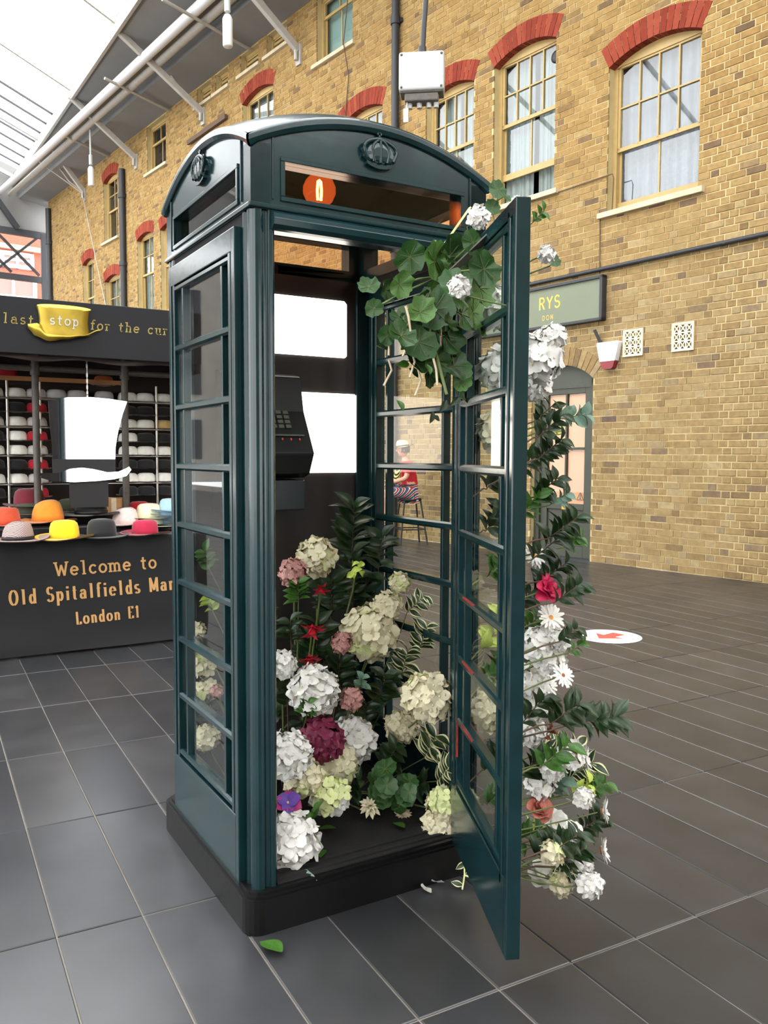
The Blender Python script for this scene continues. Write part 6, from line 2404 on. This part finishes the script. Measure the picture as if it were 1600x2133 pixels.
M['shorts'] = stripes('patterned_shorts', [(52, 62, 104), (60, 110, 74), (226, 220, 206), (150, 44, 56)], 6)
M['scarf'] = stripes('striped_scarf', [(30, 30, 30), (222, 206, 120)], 12)
skin('body', J, E_, M['skin'], pp)
HC_ = Vector((0.13, 0, SEAT + 0.75))
b = MB()
b.lathe([(0.0, -0.115), (0.045, -0.105), (0.068, -0.065), (0.080, -0.015), (0.082, 0.03), (0.072, 0.075), (0.045, 0.105), (0.0, 0.115)], 18, 0, 1.12, 0.95, c=HC_)
b.lathe([(0.0, -0.02), (0.014, -0.015), (0.012, 0.005), (0.004, 0.03), (0.0, 0.032)], 8, 0, 1.3, 0.9, c=HC_ + Vector((0.093, 0, -0.018)))
for s in (-1, 1):
    b.lathe([(0.0, -0.028), (0.012, -0.018), (0.016, 0.006), (0.010, 0.026), (0.0, 0.03)], 8, 0, 1.1, 0.5, c=HC_ + Vector((-0.005, s * 0.08, -0.01)))
b.build('head', M['skin'], pp)
b = MB()
for s in (-1, 1):
    b.lathe([(0.0, -0.009), (0.011, 0.0), (0.0, 0.009)], 8, 0, 0.5, 1.2, c=HC_ + Vector((0.083, s * 0.032, 0.012)))
b.build('eyes', M['hair'], pp)
b = MB()
b.lathe([(0.0, -0.007), (0.022, 0.0), (0.0, 0.007)], 10, 0, 0.35, 1.0, c=HC_ + Vector((0.079, 0, -0.062)))
b.build('mouth', M['maroon'], pp)
b = MB()
b.lathe([(0.086, -0.055), (0.092, 0.0), (0.088, 0.05), (0.06, 0.095), (0.0, 0.118)], 16, 0, 1.05, 1.0, c=HC_ + Vector((-0.022, 0, 0.006)))
b.build('hair', M['hair'], pp, fix=False)
c_, br_, bd_ = hat_meshes(0.092, 0.10, 0.16, 'fedora', 0.4)
for mb_, nm, mm in ((c_, 'hat_crown', 'straw'), (br_, 'hat_brim', 'straw'), (bd_, 'hat_band', 'black')):
    o = mb_.build(nm, M[mm], pp, fix=False)
    o.location = HC_ + Vector((0.0, 0, 0.05))
    o.rotation_euler = (0, 0.12, 0)
skin('top', [((0.0, 0, SEAT + 0.06), (0.15, 0.15)), ((0.02, 0, SEAT + 0.28), (0.14, 0.14)), ((0.05, 0, SEAT + 0.47), (0.165, 0.135)), ((0.07, 0, SEAT + 0.555), 0.075),
             ((0.06, 0.175, SEAT + 0.52), 0.066), ((0.13, 0.22, SEAT + 0.36), 0.06), ((0.06, -0.175, SEAT + 0.52), 0.066), ((0.11, -0.22, SEAT + 0.36), 0.06)],
     [(0, 1), (1, 2), (2, 3), (2, 4), (4, 5), (2, 6), (6, 7)], M['redtop'], pp)
skin('shorts', [((0.0, 0, SEAT + 0.09), 0.155), ((0.05, 0.10, SEAT + 0.065), 0.105), ((0.38, 0.13, SEAT + 0.08), 0.088), ((0.05, -0.10, SEAT + 0.065), 0.105), ((0.36, -0.15, SEAT + 0.08), 0.088)],
     [(0, 1), (1, 2), (0, 3), (3, 4)], M['shorts'], pp)
skin('striped_scarf', [((0.19, 0.05, SEAT + 0.52), 0.05), ((0.23, 0.07, SEAT + 0.36), 0.06), ((0.25, 0.05, SEAT + 0.22), 0.055)], [(0, 1), (1, 2)], M['scarf'], pp)
for s in (-1, 1):        # hands: palm, four fingers and a thumb each
    h0 = Vector((0.34, 0.16 if s > 0 else -0.14, SEAT + (0.24 if s > 0 else 0.26)))
    jj = [(tuple(h0 + Vector((-0.01, 0, 0))), 0.026), (tuple(h0 + Vector((0.05, 0, -0.01))), 0.026)]
    ee = [(0, 1)]
    for k in range(4):
        l = (0.055, 0.068, 0.063, 0.048)[k]
        o_ = Vector((0.065, (k - 1.5) * 0.017, -0.012))
        n0 = len(jj)
        jj += [(tuple(h0 + o_), 0.009), (tuple(h0 + o_ + Vector((l * 0.55, 0, -0.012))), 0.0085), (tuple(h0 + o_ + Vector((l, 0, -0.04))), 0.0075)]
        ee += [(1, n0), (n0, n0 + 1), (n0 + 1, n0 + 2)]
    n0 = len(jj)
    jj += [(tuple(h0 + Vector((0.02, -s * 0.032, -0.005))), 0.010), (tuple(h0 + Vector((0.055, -s * 0.048, -0.015))), 0.009)]
    ee += [(0, n0), (n0, n0 + 1)]
    skin('hand', jj, ee, M['skin'], pp, 1)
for s in (-1, 1):
    b = MB()
    x = 0.32 if s > 0 else 0.29
    b.grid(lambda u_, v_: (x - 0.04 + 0.20 * u_, s * 0.135 + 0.05 * (v_ - 0.5) * 2 * math.sin(PI * (0.12 + 0.8 * u_)) ** 0.4, 0.262 + 0.055 * math.sin(PI * v_) * (1 - 0.55 * u_)), 10, 8)
    b.grid(lambda u_, v_: (x - 0.04 + 0.20 * u_, s * 0.135 + 0.05 * (v_ - 0.5) * 2 * math.sin(PI * (0.12 + 0.8 * u_)) ** 0.4, 0.245), 10, 8)
    b.build('shoe', M['black'], pp, fix=False)
bs = thing('bar_stool', 'black metal bar stool carrying the seated person', 'stool', (5.80, 8.60, 0), PA)
b = MB()
b.lathe([(0.0, SEAT - 0.06), (0.17, SEAT - 0.06), (0.18, SEAT - 0.03), (0.17, SEAT - 0.015), (0.0, SEAT - 0.015)], 20)
b.build('seat', M['black'], bs)
for sx in (-1, 1):
    for sy in (-1, 1):
        b = MB()
        b.tube([(sx * 0.13, sy * 0.13, SEAT - 0.05), (sx * 0.22, sy * 0.22, 0.0)], 0.014, 8)
        b.build('leg', M['black'], bs)
b = MB()
for a, c in (((1, 1), (1, -1)), ((1, -1), (-1, -1)), ((-1, -1), (-1, 1)), ((-1, 1), (1, 1))):
    b.tube([(a[0] * 0.19, a[1] * 0.19, 0.24), (c[0] * 0.19, c[1] * 0.19, 0.24)], 0.010, 6)
b.build('foot_ring', M['black'], bs)
